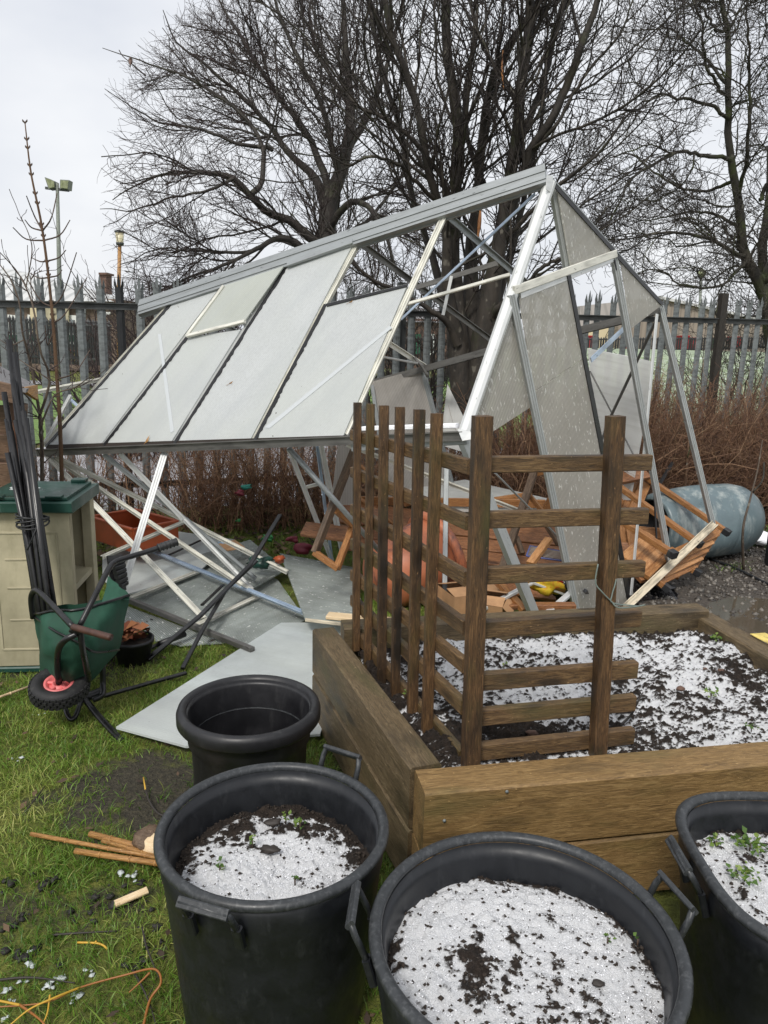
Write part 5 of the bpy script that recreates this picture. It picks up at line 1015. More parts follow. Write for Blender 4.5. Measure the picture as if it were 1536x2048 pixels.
cab = thing('storage_cabinet', 'beige plastic storage cabinet with open side shelves and a green lid', 'cabinet', gp(80, 1340))
c0 = gp(158, 1342); cL = gp(-60, 1347); fx = unit((c0 - cL) * V((1, 1, 0))); fy = V((-fx[1], fx[0], 0)); Hc = .80; Dp = .40; Wc = .385
def cb(a, b, z): return c0 + fx * a + fy * b + V((0, 0, z))
bz = lambda nm, a0, a1, b0, b1, z0, z1, mt_, par=cab: bar(nm, cb(a0, (b0 + b1) / 2, (z0 + z1) / 2), cb(a1, (b0 + b1) / 2, (z0 + z1) / 2), abs(b1 - b0), abs(z1 - z0), mt_, par, c=.006)
fp = bz('front_panel', -Wc, 0, 0, .025, .03, Hc, 'beige')
rb_ = bar('panel_moulding', cb(-.06, -.001, .12), cb(-.06, -.001, .70), .010, .006, 'beige', fp, up=fy); bar('panel_moulding', cb(-.345, -.001, .12), cb(-.345, -.001, .70), .010, .006, 'beige', fp, up=fy)
bar('panel_moulding', cb(-.345, -.001, .70), cb(-.06, -.001, .70), .010, .006, 'beige', fp, up=fy); bar('panel_moulding', cb(-.345, -.001, .12), cb(-.06, -.001, .12), .010, .006, 'beige', fp, up=fy)
for z in (.27, .43, .57): bar('panel_groove', cb(-.30, -.001, z), cb(-.10, -.001, z), .008, .006, 'beige', fp, up=fy)
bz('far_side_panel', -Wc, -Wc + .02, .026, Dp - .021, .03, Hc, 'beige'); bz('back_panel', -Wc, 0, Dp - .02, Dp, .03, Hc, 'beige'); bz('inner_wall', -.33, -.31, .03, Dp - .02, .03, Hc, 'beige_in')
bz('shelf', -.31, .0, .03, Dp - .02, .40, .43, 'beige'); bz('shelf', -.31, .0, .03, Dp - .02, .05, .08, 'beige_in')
bar('corner_stile', cb(-.012, Dp - .035, .03), cb(-.012, Dp - .035, Hc), .05, .05, 'beige', cab); bar('corner_stile', cb(-.012, .02, .03), cb(-.012, .02, Hc), .035, .03, 'beige', cab)
for z in (.62, .25): bar('shelf_peg', cb(-.31, .2, z), cb(-.295, .2, z), .03, .03, 'beige', cab)
bz('base', -Wc, .01, -.01, Dp + .01, 0, .03, 'green_lid'); ld = bz('lid', -Wc - .03, .03, -.045, Dp + .05, Hc + .002, Hc + .055, 'green_lid')
bz('lid_top', -Wc, .0, -.01, Dp + .02, Hc + .056, Hc + .07, 'green_lid', ld)
for a in (-.30, -.04): bz('lid_lug', a - .05, a + .02, Dp - .02, Dp + .045, Hc + .0705, Hc + .085, 'green_lid', ld); bz('lid_lug', a - .05, a + .02, -.03, .02, Hc + .0705, Hc + .08, 'green_lid', ld)
blob('water_reflection', cb(-.26, .22, Hc + .071), .06, .05, .003, 'slush', cab, 5, .9)  # slush-coloured blob paints the reflection in water on the lid

tb = thing('tube_bundle', 'bundle of long black tubes tied with cord leaning past the cabinet', 'tube bundle', gp(125, 1345) + V((.02, -.12, 0)))
btm = gp(124, 1374) + V((0, 0, .012))
tcs = []
tops = [(18, 680, 3.9), (30, 705, 3.85), (8, 784, 3.8), (26, 760, 3.8), (38, 812, 3.75), (14, 838, 3.78), (47, 822, 3.7), (32, 840, 3.75), (52, 836, 3.7), (22, 862, 3.75), (40, 870, 3.72), (15, 905, 3.7), (56, 905, 3.68), (34, 800, 3.8), (44, 850, 3.7), (28, 780, 3.82)]
for i, tpx in enumerate(tops):
    T_ = at(tpx[0], tpx[1], tpx[2] - .42); e = gp(128 + (tpx[0] - 32) * .75, 1374 + (i % 4) * 5, .012); e[1] = 3.12 + (i % 4) * .027
    tcs.append((e, T_)); tube('tube', [e, e * .6 + T_ * .4, T_], .0125, 'canes_black', tb, 8)
tc_ = np.array(tcs); f_ = (.80 - tc_[:, 0, 2]) / (tc_[:, 1, 2] - tc_[:, 0, 2]); kn = (tc_[:, 0] + (tc_[:, 1] - tc_[:, 0]) * f_[:, None]); kc = kn.mean(0); kx = np.abs(kn - kc).max(0)[:2] + .017; ka = unit((tc_[:, 1] - tc_[:, 0]).mean(0))
for k in range(5):
    e_ = smooth_path([kc + V((math.cos(a_) * kx[0], math.sin(a_) * kx[1], .008 * (k - 2) + .012 * math.sin(a_ + k))) for a_ in np.linspace(0, 2 * math.pi, 17)], 40); tube('cord', e_, .004, 'black', tb, 6)
tube('cord_end', smooth_path([kc + V((.05, -.05, 0)), kc + V((.03, -.075, -.06)), kc + V((.0, -.07, -.12))], 10), .0035, 'black', tb, 6)

ct = thing('garden_cart', 'toppled garden cart with green canvas bag, black tube frame and pink hub', 'cart', gp(119, 1420))
Yk = 2.95
K = lambda x, y, d=0.: at(x, y, Yk + d)
# canvas: front skin bulging, back skin, rim
gx = [[(67, 1228, .06), (84, 1226, -.04), (125, 1222, -.07), (176, 1217, -.05), (222, 1203, .02), (260, 1190, .12)],
      [(70, 1260, .06), (90, 1262, -.08), (130, 1258, -.12), (178, 1255, -.10), (220, 1240, -.01), (254, 1222, .12)],
      [(75, 1300, .06), (95, 1300, -.10), (135, 1302, -.14), (178, 1300, -.11), (215, 1285, -.01), (246, 1262, .12)],
      [(79, 1332, .08), (98, 1336, -.06), (138, 1345, -.10), (175, 1338, -.06), (205, 1322, .03), (236, 1302, .14)],
      [(82, 1362, .10), (105, 1366, 0.), (140, 1372, .0), (170, 1370, .02), (190, 1356, .08), (222, 1318, .16)]]
def skin(nm, g_, mt_, par, nu=22, nv=18, th=.006, wr=.010):
    g_ = np.array([[K(*p) for p in row] for row in g_]); rows_ = np.array([smooth_path(r_, nu) for r_ in g_]); Sx = np.array([smooth_path(rows_[:, j], nv) for j in range(nu)]).transpose(1, 0, 2)
    uu, vv = np.meshgrid(np.linspace(0, 3, nu), np.linspace(0, 2.2, nv)); Sx[:, :, 1] += (fbm(uu * 2.4 + vv, vv * 1.6 - uu * .7, 3, 4.) - .5) * wr * 6
    i = np.arange(nu * nv).reshape(nv, nu); q = np.stack([i[:-1, :-1], i[:-1, 1:], i[1:, 1:], i[1:, :-1]], -1).reshape(-1, 4); v2 = Sx + V((0, th, 0))
    return qmesh(nm, np.concatenate([Sx.reshape(-1, 3), v2.reshape(-1, 3)]), np.concatenate([q, q[:, ::-1] + nu * nv]), mt_, par, True), Sx
_, S1 = skin('canvas_bag', gx, 'canvas', ct)
skin('canvas_bag_back', [[(70, 1226, .25), (120, 1212, .32), (190, 1205, .34), (255, 1185, .3)], [(76, 1300, .3), (125, 1300, .36), (190, 1290, .36), (240, 1262, .3)], [(82, 1362, .2), (120, 1368, .26), (170, 1366, .24), (222, 1318, .22)]], 'canvas', ct)
skin('canvas_flap', [[(216, 1152, .22), (232, 1168, .18), (248, 1182, .15), (260, 1191, .13)], [(210, 1178, .16), (228, 1188, .12), (244, 1194, .1), (258, 1198, .1)], [(202, 1212, .06), (222, 1206, .06), (240, 1202, .06), (258, 1200, .09)]], 'canvas', ct, 14, 10, .005, .006)
tube('canvas_hem', S1[0] + V((0, -.004, .002)), .006, 'canes_black', ct, 6)
tube('canvas_hem', smooth_path([K(67, 1232, .05), K(110, 1262, -.13), K(155, 1284, -.16), K(190, 1304, -.12), K(238, 1300, .1)], 30), .005, 'canes_black', ct, 6)
fr_ = lambda nm, pts, r_, mt_='canes_black', n=28: tube(nm, smooth_path([K(*p) for p in pts], n), r_, mt_, ct, 12)
fr_('frame_tube', [(66, 1236, .04), (62, 1200, .02), (67, 1183, 0), (78, 1184, -.03), (110, 1216, -.12), (146, 1254, -.22)], .0115); fr_('handle', [(146, 1254, -.22), (182, 1264, -.26), (222, 1275, -.3)], .0135, 'handle_brown')
fr_('frame_tube', [(160, 1251, -.2), (188, 1195, -.12), (216, 1140, -.02), (228, 1125, .03), (245, 1118, .06), (285, 1106, .12), (320, 1095, .16)], .0115)
g2 = fr_('grip', [(316, 1096, .155), (336, 1089, .18), (355, 1083, .2)], .0165, 'black')
for k in range(6):
    f = k / 5; c = K(318 + 35 * f, 1095.5 - 11.5 * f, .158 + .04 * f); lathe('grip_ring', [(.0165, -.003), (.020, 0), (.0165, .003)], c, 'black', g2, 16, K(355, 1083, .2) - K(318, 1096, .158))
fr_('frame_tube', [(159, 1252, -.21), (164, 1290, -.2), (172, 1330, -.14), (178, 1360, -.06)], .012); fr_('fork', [(153, 1268, -.22), (132, 1279, -.23), (118, 1297, -.2), (115, 1325, -.14), (117, 1360, -.1)], .0125)
fr_('frame_joint', [(143, 1256, -.22), (152, 1262, -.215), (162, 1256, -.21)], .017)
fr_('leg_loop', [(128, 1398, .05), (133, 1425, -.02), (141, 1438, -.04), (150, 1434, -.03), (158, 1414, .02), (166, 1392, .08)], .0105)
fr_('stand', [(168, 1396, .08), (200, 1436, -.03), (244, 1483, -.17)], .014, 'canes_black'); fr_('frame_tube', [(205, 1330, .12), (206, 1365, .12), (204, 1390, .08), (186, 1400, .05)], .013); fr_('frame_tube', [(170, 1394, .08), (190, 1388, .1), (208, 1380, .12)], .02)
wc = K(119, 1374, -.06); wax = unit(V((.06, -.24, .95))); WS = .87
wh = lathe('wheel_tyre', [(a * WS, b * WS) for a, b in [(.068, -.03), (.085, -.042), (.108, -.043), (.124, -.032), (.13, -.015), (.13, .015), (.124, .032), (.108, .043), (.085, .042), (.068, .03), (.068, -.03)]], wc, 'tyre', ct, 60, wax)
u_ = unit(np.cross(wax, V((0, 1, .03)))); v_ = np.cross(wax, u_); vs = []; fs = []
for i in range(30):
    for row, zz in enumerate((-.022, -.007, .008, .023)):
        a = 2 * math.pi * (i + .5 * (row % 2)) / 30; rad = math.cos(a) * u_ + math.sin(a) * v_; tg = -math.sin(a) * u_ + math.cos(a) * v_; c = wc + rad * (.127 + (.003 if abs(zz) < .02 else 0)) * WS + wax * zz * WS; k = len(vs)
        for s0 in (-1, 1):
            for s1 in (-1, 1):
                for s2 in (0, 1): vs.append(c + tg * .0085 * s0 + wax * .006 * s1 + rad * .006 * s2)
        fs += [tuple(k + q for q in f_) for f_ in ((0, 1, 3, 2), (4, 6, 7, 5), (0, 4, 5, 1), (2, 3, 7, 6), (1, 5, 7, 3))]
mobj('tread', vs, fs, 'tyre', wh)
rm = lathe('wheel_rim', [(a * WS, b * WS) for a, b in [(.0, .012), (.02, .012), (.022, .026), (.03, .026), (.032, .014), (.05, .012), (.054, .03), (.067, .033), (.069, .02), (.069, -.03), (0, -.03)]], wc, 'pink', ct, 48, wax)
for k in range(5): a = 2 * math.pi * k / 5; rad = math.cos(a) * u_ + math.sin(a) * v_; bar('spoke', wc + rad * .024 + wax * .018, wc + rad * .056 + wax * .018, .012, .012, 'pink', rm, up=wax)
lathe('axle_cap', [(0, .055), (.012, .055), (.013, .02), (0, .02)], wc, 'black', rm, 16, wax)
bl = thing('black_crate', 'black ribbed plastic crate behind the green canvas', 'crate', K(235, 1150, .55))
for k in range(6): bar('rib', K(224 + 3 * k, 1128 + 9 * k, .5), K(247 + 1.0 * k, 1120 + 9 * k, .55), .03, .02, 'black', bl)
slab('side', [K(214, 1112, .55), K(244, 1110, .6), K(252, 1180, .55), K(222, 1172, .5)], .012, 'canes_black', bl)
sp_ = thing('plant_pot', 'small black pot of withered red leaves in the grass by the cart', 'plant pot', gp(268, 1326))
pc = gp(268, 1322); lathe('pot', [(0, 0), (.075, 0), (.098, .105), (.104, .107), (.104, .125), (.094, .125), (.088, .1), (0, .095)], pc, 'black', sp_, 36)
blob('soil', pc + V((0, 0, .098)), .085, .085, .012, 'darktwig', sp_, 3, .4)
def leaves(nm, c, n, spread, sz, mt_, par, hz=.04, up=.5):
    a = RNG.random(n) * 6.28; r_ = RNG.random(n) ** .6 * spread; p = np.stack([c[0] + np.cos(a) * r_, c[1] + np.sin(a) * r_, c[2] + RNG.random(n) * hz], 1); b2 = RNG.random(n) * 6.28; s_ = sz * (.5 + RNG.random(n))
    d = np.stack([np.cos(b2), np.sin(b2), up * RNG.normal(.4, .6, n)], 1) * s_[:, None]; e = np.stack([-np.sin(b2), np.cos(b2), RNG.normal(0, .4, n)], 1) * s_[:, None] * .42; cv_ = np.stack([0 * a, 0 * a, s_ * .25], 1)
    vs = np.stack([p, p + d * .35 + e + cv_, p + d, p + d * .35 - e + cv_], 1); return qmesh(nm, vs, np.arange(n * 4), mt_, par, False, np.repeat(RNG.random(n), 4))
leaves('withered_leaves', pc + V((0, 0, .11)), 46, .075, .05, 'deadleaf', sp_, .06); leaves('green_leaves', pc + V((.02, 0, .11)), 8, .04, .05, 'leaf', sp_, .03)
sp2 = thing('plant_pot', 'empty black pot lying between the canvas and the corrugated sheet', 'plant pot', gp(247, 1290)); lathe('pot', [(0, -.1), (.05, -.1), (.07, .04), (.075, .04), (.075, .055), (.066, .055), (.05, -.09)], gp(246, 1285, .07), 'black', sp2, 28, (.7, -.5, .35)); lathe('rim', [(.07, .036), (.079, .04), (.079, .056), (.072, .058)], gp(246, 1285, .07), 'black', sp2, 28, (.7, -.5, .35))
gr = thing('rake_handle_grip', 'ribbed black grip end lying behind the small pot', 'grip', gp(365, 1272)); tube('grip', [gp(318, 1288, .05), gp(370, 1268, .06)], .016, 'black', gr, 12); tube('pole', [gp(280, 1306, .04), gp(322, 1286, .05)], .010, 'canes_black', gr, 10)
cn = thing('garden_cane', 'pale bamboo cane lying in the grass before the cabinet', 'cane', gp(0, 1393)); tube('cane', [gp(-40, 1408, .03), gp(62, 1372, .03)], .006, 'pine', cn, 8); tube('knot', [gp(20, 1387, .03), gp(22, 1386.3, .03)], .0075, 'pine', cn, 8)

def grains(nm, x, y, z, p, n, smin, smax, mt_, par, fl=.75, lift=.3):
    x, y, z, p = x.ravel(), y.ravel(), z.ravel(), np.clip(p.ravel(), 0, None); i = RNG.choice(len(x), n, p=p / p.sum()); s_ = smin + (smax - smin) * RNG.random(n) ** 2
    j = RNG.normal(0, .003, (n, 2)); vs = (oc8[None] * V((1, 1, fl)) * (1 + .35 * RNG.normal(size=(n, 6, 3)))) * s_[:, None, None] + np.stack([x[i] + j[:, 0], y[i] + j[:, 1], z[i] + s_ * lift], 1)[:, None]
    o = qmesh(nm, vs, tri[None] + (np.arange(n) * 6)[:, None, None], mt_, par, False, None, n=3); o['kind'] = 'stuff'
# ================================================================ RAISED BED
bed = thing('raised_bed', 'timber sleeper raised bed holding snow-dusted soil', 'raised bed', gp(850, 1587, .42) * V((1, 1, 0)))
ZT = .42
A = gp(850, 1587, ZT); Bq = gp(1536, 1527, ZT); fd = unit((Bq - A) * V((1, 1, 0))); fn = V((-fd[1], fd[0], 0)); W1 = .125
FE = A + fd * 2.3
for k, zc in enumerate((ZT - .10, ZT - .305)):
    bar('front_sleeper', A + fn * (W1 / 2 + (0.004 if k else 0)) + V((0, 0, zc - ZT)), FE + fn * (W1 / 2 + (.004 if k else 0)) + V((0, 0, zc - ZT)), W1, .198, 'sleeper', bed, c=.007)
lo0, lo1 = gp(832, 1552, ZT), gp(625, 1258, ZT); ld_ = unit((lo1 - lo0) * V((1, 1, 0))); lnv = V((ld_[1], -ld_[0], 0)); Wl = .098
s0 = A + fn * (W1 + .001); s0 = lo0 + ld_ * max(0, np.dot(s0 - lo0, ld_)) 
for k, zc in enumerate((-.10, -.305)):
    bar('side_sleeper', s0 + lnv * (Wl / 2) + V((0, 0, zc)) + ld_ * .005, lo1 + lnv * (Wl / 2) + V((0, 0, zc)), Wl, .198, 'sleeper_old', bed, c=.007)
bk0, bk1 = gp(685, 1247, ZT), gp(1405, 1212, ZT); bd2 = unit((bk1 - bk0) * V((1, 1, 0)))
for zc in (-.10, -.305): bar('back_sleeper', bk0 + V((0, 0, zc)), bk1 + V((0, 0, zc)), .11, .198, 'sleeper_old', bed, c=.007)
rk0, rk1 = gp(1405, 1226, .385), gp(1600, 1338, .385)
bar('side_sleeper', rk0 + V((0, 0, -.1)), rk1 + V((0, 0, -.1)) + (rk1 - rk0) * .3, .11, .198, 'sleeper_old', bed, c=.007)
for q in ((1013, 1578), (888, 1636)):
    lathe('screw_head', [(0, .004), (.004, .003), (.005, 0)], hit(q[0], q[1] + 4, A + V((0, 0, 0)), -fn) - fn * .003, 'galv', bed, 12, -fn)
# soil, snow on it
def soil_mesh(name, c4, nx, ny, z0, par, snow0, seed, mound=.03, amp=.03):
    u, v_ = np.meshgrid(np.linspace(0, 1, nx), np.linspace(0, 1, ny), indexing='ij'); a, b, c, d = [V(p)[:2] for p in c4]
    Pp = (a * ((1 - u) * (1 - v_))[..., None] + b * (u * (1 - v_))[..., None] + c * (u * v_)[..., None] + d * ((1 - u) * v_)[..., None]); x, y = Pp[..., 0], Pp[..., 1]
    big = fbm(x * 4, y * 4, 3, seed); cl_ = fbm(x * 26 + y * 5, y * 36, 3, seed + 3); fi = fbm(x * 80, y * 120, 3, seed + 7)
    cl2 = np.abs(fi - .5) * 2; edge = np.minimum(np.minimum(u, 1 - u) * np.linalg.norm(b - a), np.minimum(v_, 1 - v_) * np.linalg.norm(d - a))
    sv = snow0(x, y) + (big - .5) * .7 + (.5 - cl_) * 1.35 + (.5 - fi) * 1.75 - np.clip(.07 - edge, 0, 1) * 5
    z = z0 + mound * (big - .5) * 2 + amp * (cl_ - .5) * 2 + amp * .55 * (fi - .5) * 2 + .004 * np.clip(sv, 0, 1)
    i = np.arange(nx * ny).reshape(nx, ny); q = np.stack([i[:-1, :-1], i[1:, :-1], i[1:, 1:], i[:-1, 1:]], -1)
    area = np.linalg.norm(b - a) * np.linalg.norm(d - a); sft = np.clip((sv - .28) / .4, 0, 1)
    grains('snow_grains', x, y, z, sft * (1.3 - sft), int(9000 * area), .0012, .0034, 'snow', par); grains('soil_crumbs', x, y, z, .25 + (1 - sft) * (edge > .01), int(4200 * area), .002, .007, 'crumb', par)
    return qmesh(name, np.stack([x, y, z], -1), q, 'soil', par, True, np.clip(sv, -1, 1.5), 'snow')
def bare(x, y):      # dark wet soil beneath the trellis foot
    p = gp(1000, 1470, .34); return .60 - 1.0 * np.exp(-(((x - p[0]) / .34) ** 2 + ((y - p[1]) / .16) ** 2)) - .45 * np.exp(-(((x - gp(780, 1330, .34)[0]) / .12) ** 2 + ((y - gp(780, 1330, .34)[1]) / .45) ** 2)) - .35 * np.exp(-(((x - gp(1480, 1330, .34)[0]) / .15) ** 2 + ((y - gp(1480, 1330, .34)[1]) / .1) ** 2))
ia = A + fn * W1 + fd * .0; soil_c = [lo0 + lnv * (Wl - .01) + ld_ * .02, FE + fn * (W1 - .01), bk1 + V((1.4, .05, 0)), bk0 + bd2 * .04 - V((0, .04, 0))]
soil_c = [s0 + lnv * (Wl - .01) - ld_ * .03, FE + fn * (W1 - .012), bk1 + (rk1 - rk0) * 0 + V((1.25, -.3, 0)), bk0 + V((.03, -.045, 0))]
soil_c = [s0 + lnv * (Wl - .012) - ld_ * .03, FE + fn * (W1 - .012), rk1 + (rk1 - rk0) * .28, gp(1398, 1232, .34)]
b0_ = lo1 + lnv * (Wl - .012); cA = [soil_c[0], A + fd * 1.32 + fn * (W1 - .012), gp(1402, 1232, .385), bk0 + V((.06, -.045, 0))]
soil_mesh('soil', cA, 300, 330, .325, bed, bare, 2.)
cB = [A + fd * 1.318 + fn * (W1 - .012), FE + fn * (W1 - .012), rk1 + (rk1 - rk0) * .28, gp(1402, 1232, .385)]
soil_mesh('soil', cB, 200, 240, .325, bed, bare, 2.)

# ================================================================ TRELLIS (two panels meeting at a post)
trl = thing('trellis', 'weathered corner trellis of square posts and rails standing in the bed', 'trellis', gp(940, 1530, .32) * V((1, 1, 0)))
B0 = gp(940, 1532, .33); B1 = gp(1195, 1502, .33); B2 = gp(710, 1290, .33)
hz = lambda v: V((v[0], v[1], 0)); n1v = unit(np.cross(hz(B1 - B0), V((0, 0, 1)))); n2v = unit(np.cross(hz(B2 - B0), V((0, 0, 1))))
if np.dot(n1v, ORG - B0) < 0: n1v = -n1v
if np.dot(n2v, V((-1, 0, 0))) < 0: n2v = -n2v
h1 = lambda x, y, o=0.: hit(x, y, B0, n1v, o); h2 = lambda x, y, o=0.: hit(x, y, B0, n2v, o)
bar('post', h1(941, 1540, .018), h1(965, 832, .018), .051, .045, 'trellis', trl, up=n1v, c=.004); bar('post', h1(1195, 1512, .018), h1(1231, 832, .018), .047, .045, 'trellis', trl, up=n1v, c=.004)
for (yl0, yl1, xr, yr0, yr1) in ((913, 945, 1299, 909, 940), (1023, 1056, 1292, 1016, 1047), (1135, 1167, 1285, 1121, 1152), (1242, 1273, 1278, 1220, 1251), (1347, 1378, 1271, 1322, 1354), (1418, 1449, 1267, 1389, 1419), (1487, 1518, 1264, 1455, 1485)):
    xl = 955; bar('rail', h1(xl, (yl0 + yl1) / 2, -.013), h1(xr, (yr0 + yr1) / 2, -.013), .03, np.linalg.norm(h1(xr, yr0) - h1(xr, yr1)) * 1.0, 'rail', trl, c=.003)
for k, (xt, yt, xb, yb2, w_) in enumerate(((715, 805, 712, 1292, .030), (741, 808, 735, 1336, .030), (768, 811, 763, 1372, .034), (800, 814, 790, 1400, .032), (839, 819, 824, 1434, .036), (874, 827, 853, 1478, .036))):
    bar('slat', h2(xb, yb2 + 8, .014), h2(xt, yt, .014), w_, .028, 'trellis', trl, up=n1v, c=.003)
for (y0, y1, f0, f1) in ((918, 950, 866, 882), (1031, 1061, 940, 956), (1142, 1174, 1014, 1031), (1240, 1272, 1083, 1099), (1316, 1347, 1146, 1161), (1399, 1430, 1196, 1212), (1499, 1531, 1256, 1270)):
    xn = {918: 946, 1031: 942, 1142: 939, 1240: 937, 1316: 935, 1399: 933, 1499: 929}[y0] - 4
    a = h2(xn, (y0 + y1) / 2, -.014); b_ = h2(706, (f0 + f1) / 2 - 4, -.014); bar('rail', b_, a, .027, np.linalg.norm(h2(xn, y0) - h2(xn, y1)) * .98, 'rail', trl, c=.003)
bar('post', h2(936, 1540, -.02) + V((-.005, .02, 0)), h2(941, 1390, -.02) + V((-.005, .02, 0)), .03, .03, 'trellis', trl, up=n1v)
tw = thing('garden_twine', 'loop of grey-green twine tied round the second trellis post', 'twine', h1(1200, 1150, .05))
tube('twine', smooth_path([h1(1196, 1128, .045), h1(1191, 1165, .047), h1(1205, 1185, .05), h1(1222, 1202, .045), h1(1236, 1215, .05), h1(1265, 1214, .03), h1(1290, 1210, .01)], 30), .0022, 'cord', tw, 6)
tube('twine', smooth_path([h1(1230, 1130, .02), h1(1232, 1160, .04), h1(1224, 1190, .045), h1(1226, 1206, .045), h1(1275, 1212, .02)], 24), .0022, 'cord', tw, 6)
def weed(lab, c, n, sp_r, sz):
    t_ = thing('weed_seedling', lab, 'weed', c, 'small green weeds'); leaves('leaves', V(c) + V((0, 0, .004)), n, sp_r, sz * .55, 'leaf', t_, .012, .6)
    tube('stem', [V(c) - V((0, 0, .01)), V(c) + V((0, 0, .012))], .002, 'saptwig', t_, 5)
weed('bright green weed near the back corner of the bed', gp(1440, 1283, .345), 26, .04, .03); weed('small green weed patch in the middle of the snowy bed', gp(1422, 1392, .345), 22, .032, .024)
weed('tiny weed against the front sleeper of the bed', gp(1503, 1458, .345), 14, .02, .022); weed('tiny weed at the foot of the trellis slats', gp(812, 1392, .345), 10, .015, .018); weed('tiny weed behind the lowest trellis rails', gp(1008, 1335, .345), 8, .015, .016)
sk = thing('dead_twig', 'thin dead twig stuck in the snowy bed beside the trellis', 'twig', gp(1240, 1452, .34)); tube('twig', smooth_path([gp(1240, 1452, .335), gp(1262, 1430, .35), at(1274, 1408, 2.35), at(1286, 1385, 2.37)], 14), list(np.linspace(.005, .002, 14)), 'bark_far', sk, 6); tube('side_twig', [at(1274, 1408, 2.35), at(1270, 1396, 2.36)], .0018, 'bark_far', sk, 5)
for x, y, s_, lab in ((1380, 1243, .028, 'tan stone in the back corner of the bed'), (1362, 1378, .016, 'reddish flat stone on the snow in the bed'), (1443, 1341, .014, 'small square brown stone on the snow'), (1410, 1338, .010, 'small round brown stone on the snow'), (1063, 1466, .020, 'grey-brown pebble behind the lowest trellis rail')):
    t_ = thing('pebble', lab, 'stone', gp(x, y, .345), 'stones lying on the bed'); blob('pebble_body', gp(x, y, .343), s_, s_ * .8, s_ * .55, 'card' if s_ > .022 else 'brick', t_, int(x), .5, 12, 8)
yl = thing('yellow_tape', 'torn yellow patch stuck on the side sleeper of the bed', 'tape', gp(1520, 1275, .39)); slab('tape', [gp(1500, 1268, .391), gp(1530, 1266, .391), gp(1560, 1280, .391), gp(1545, 1292, .391)], .003, 'yellow_paint', yl)

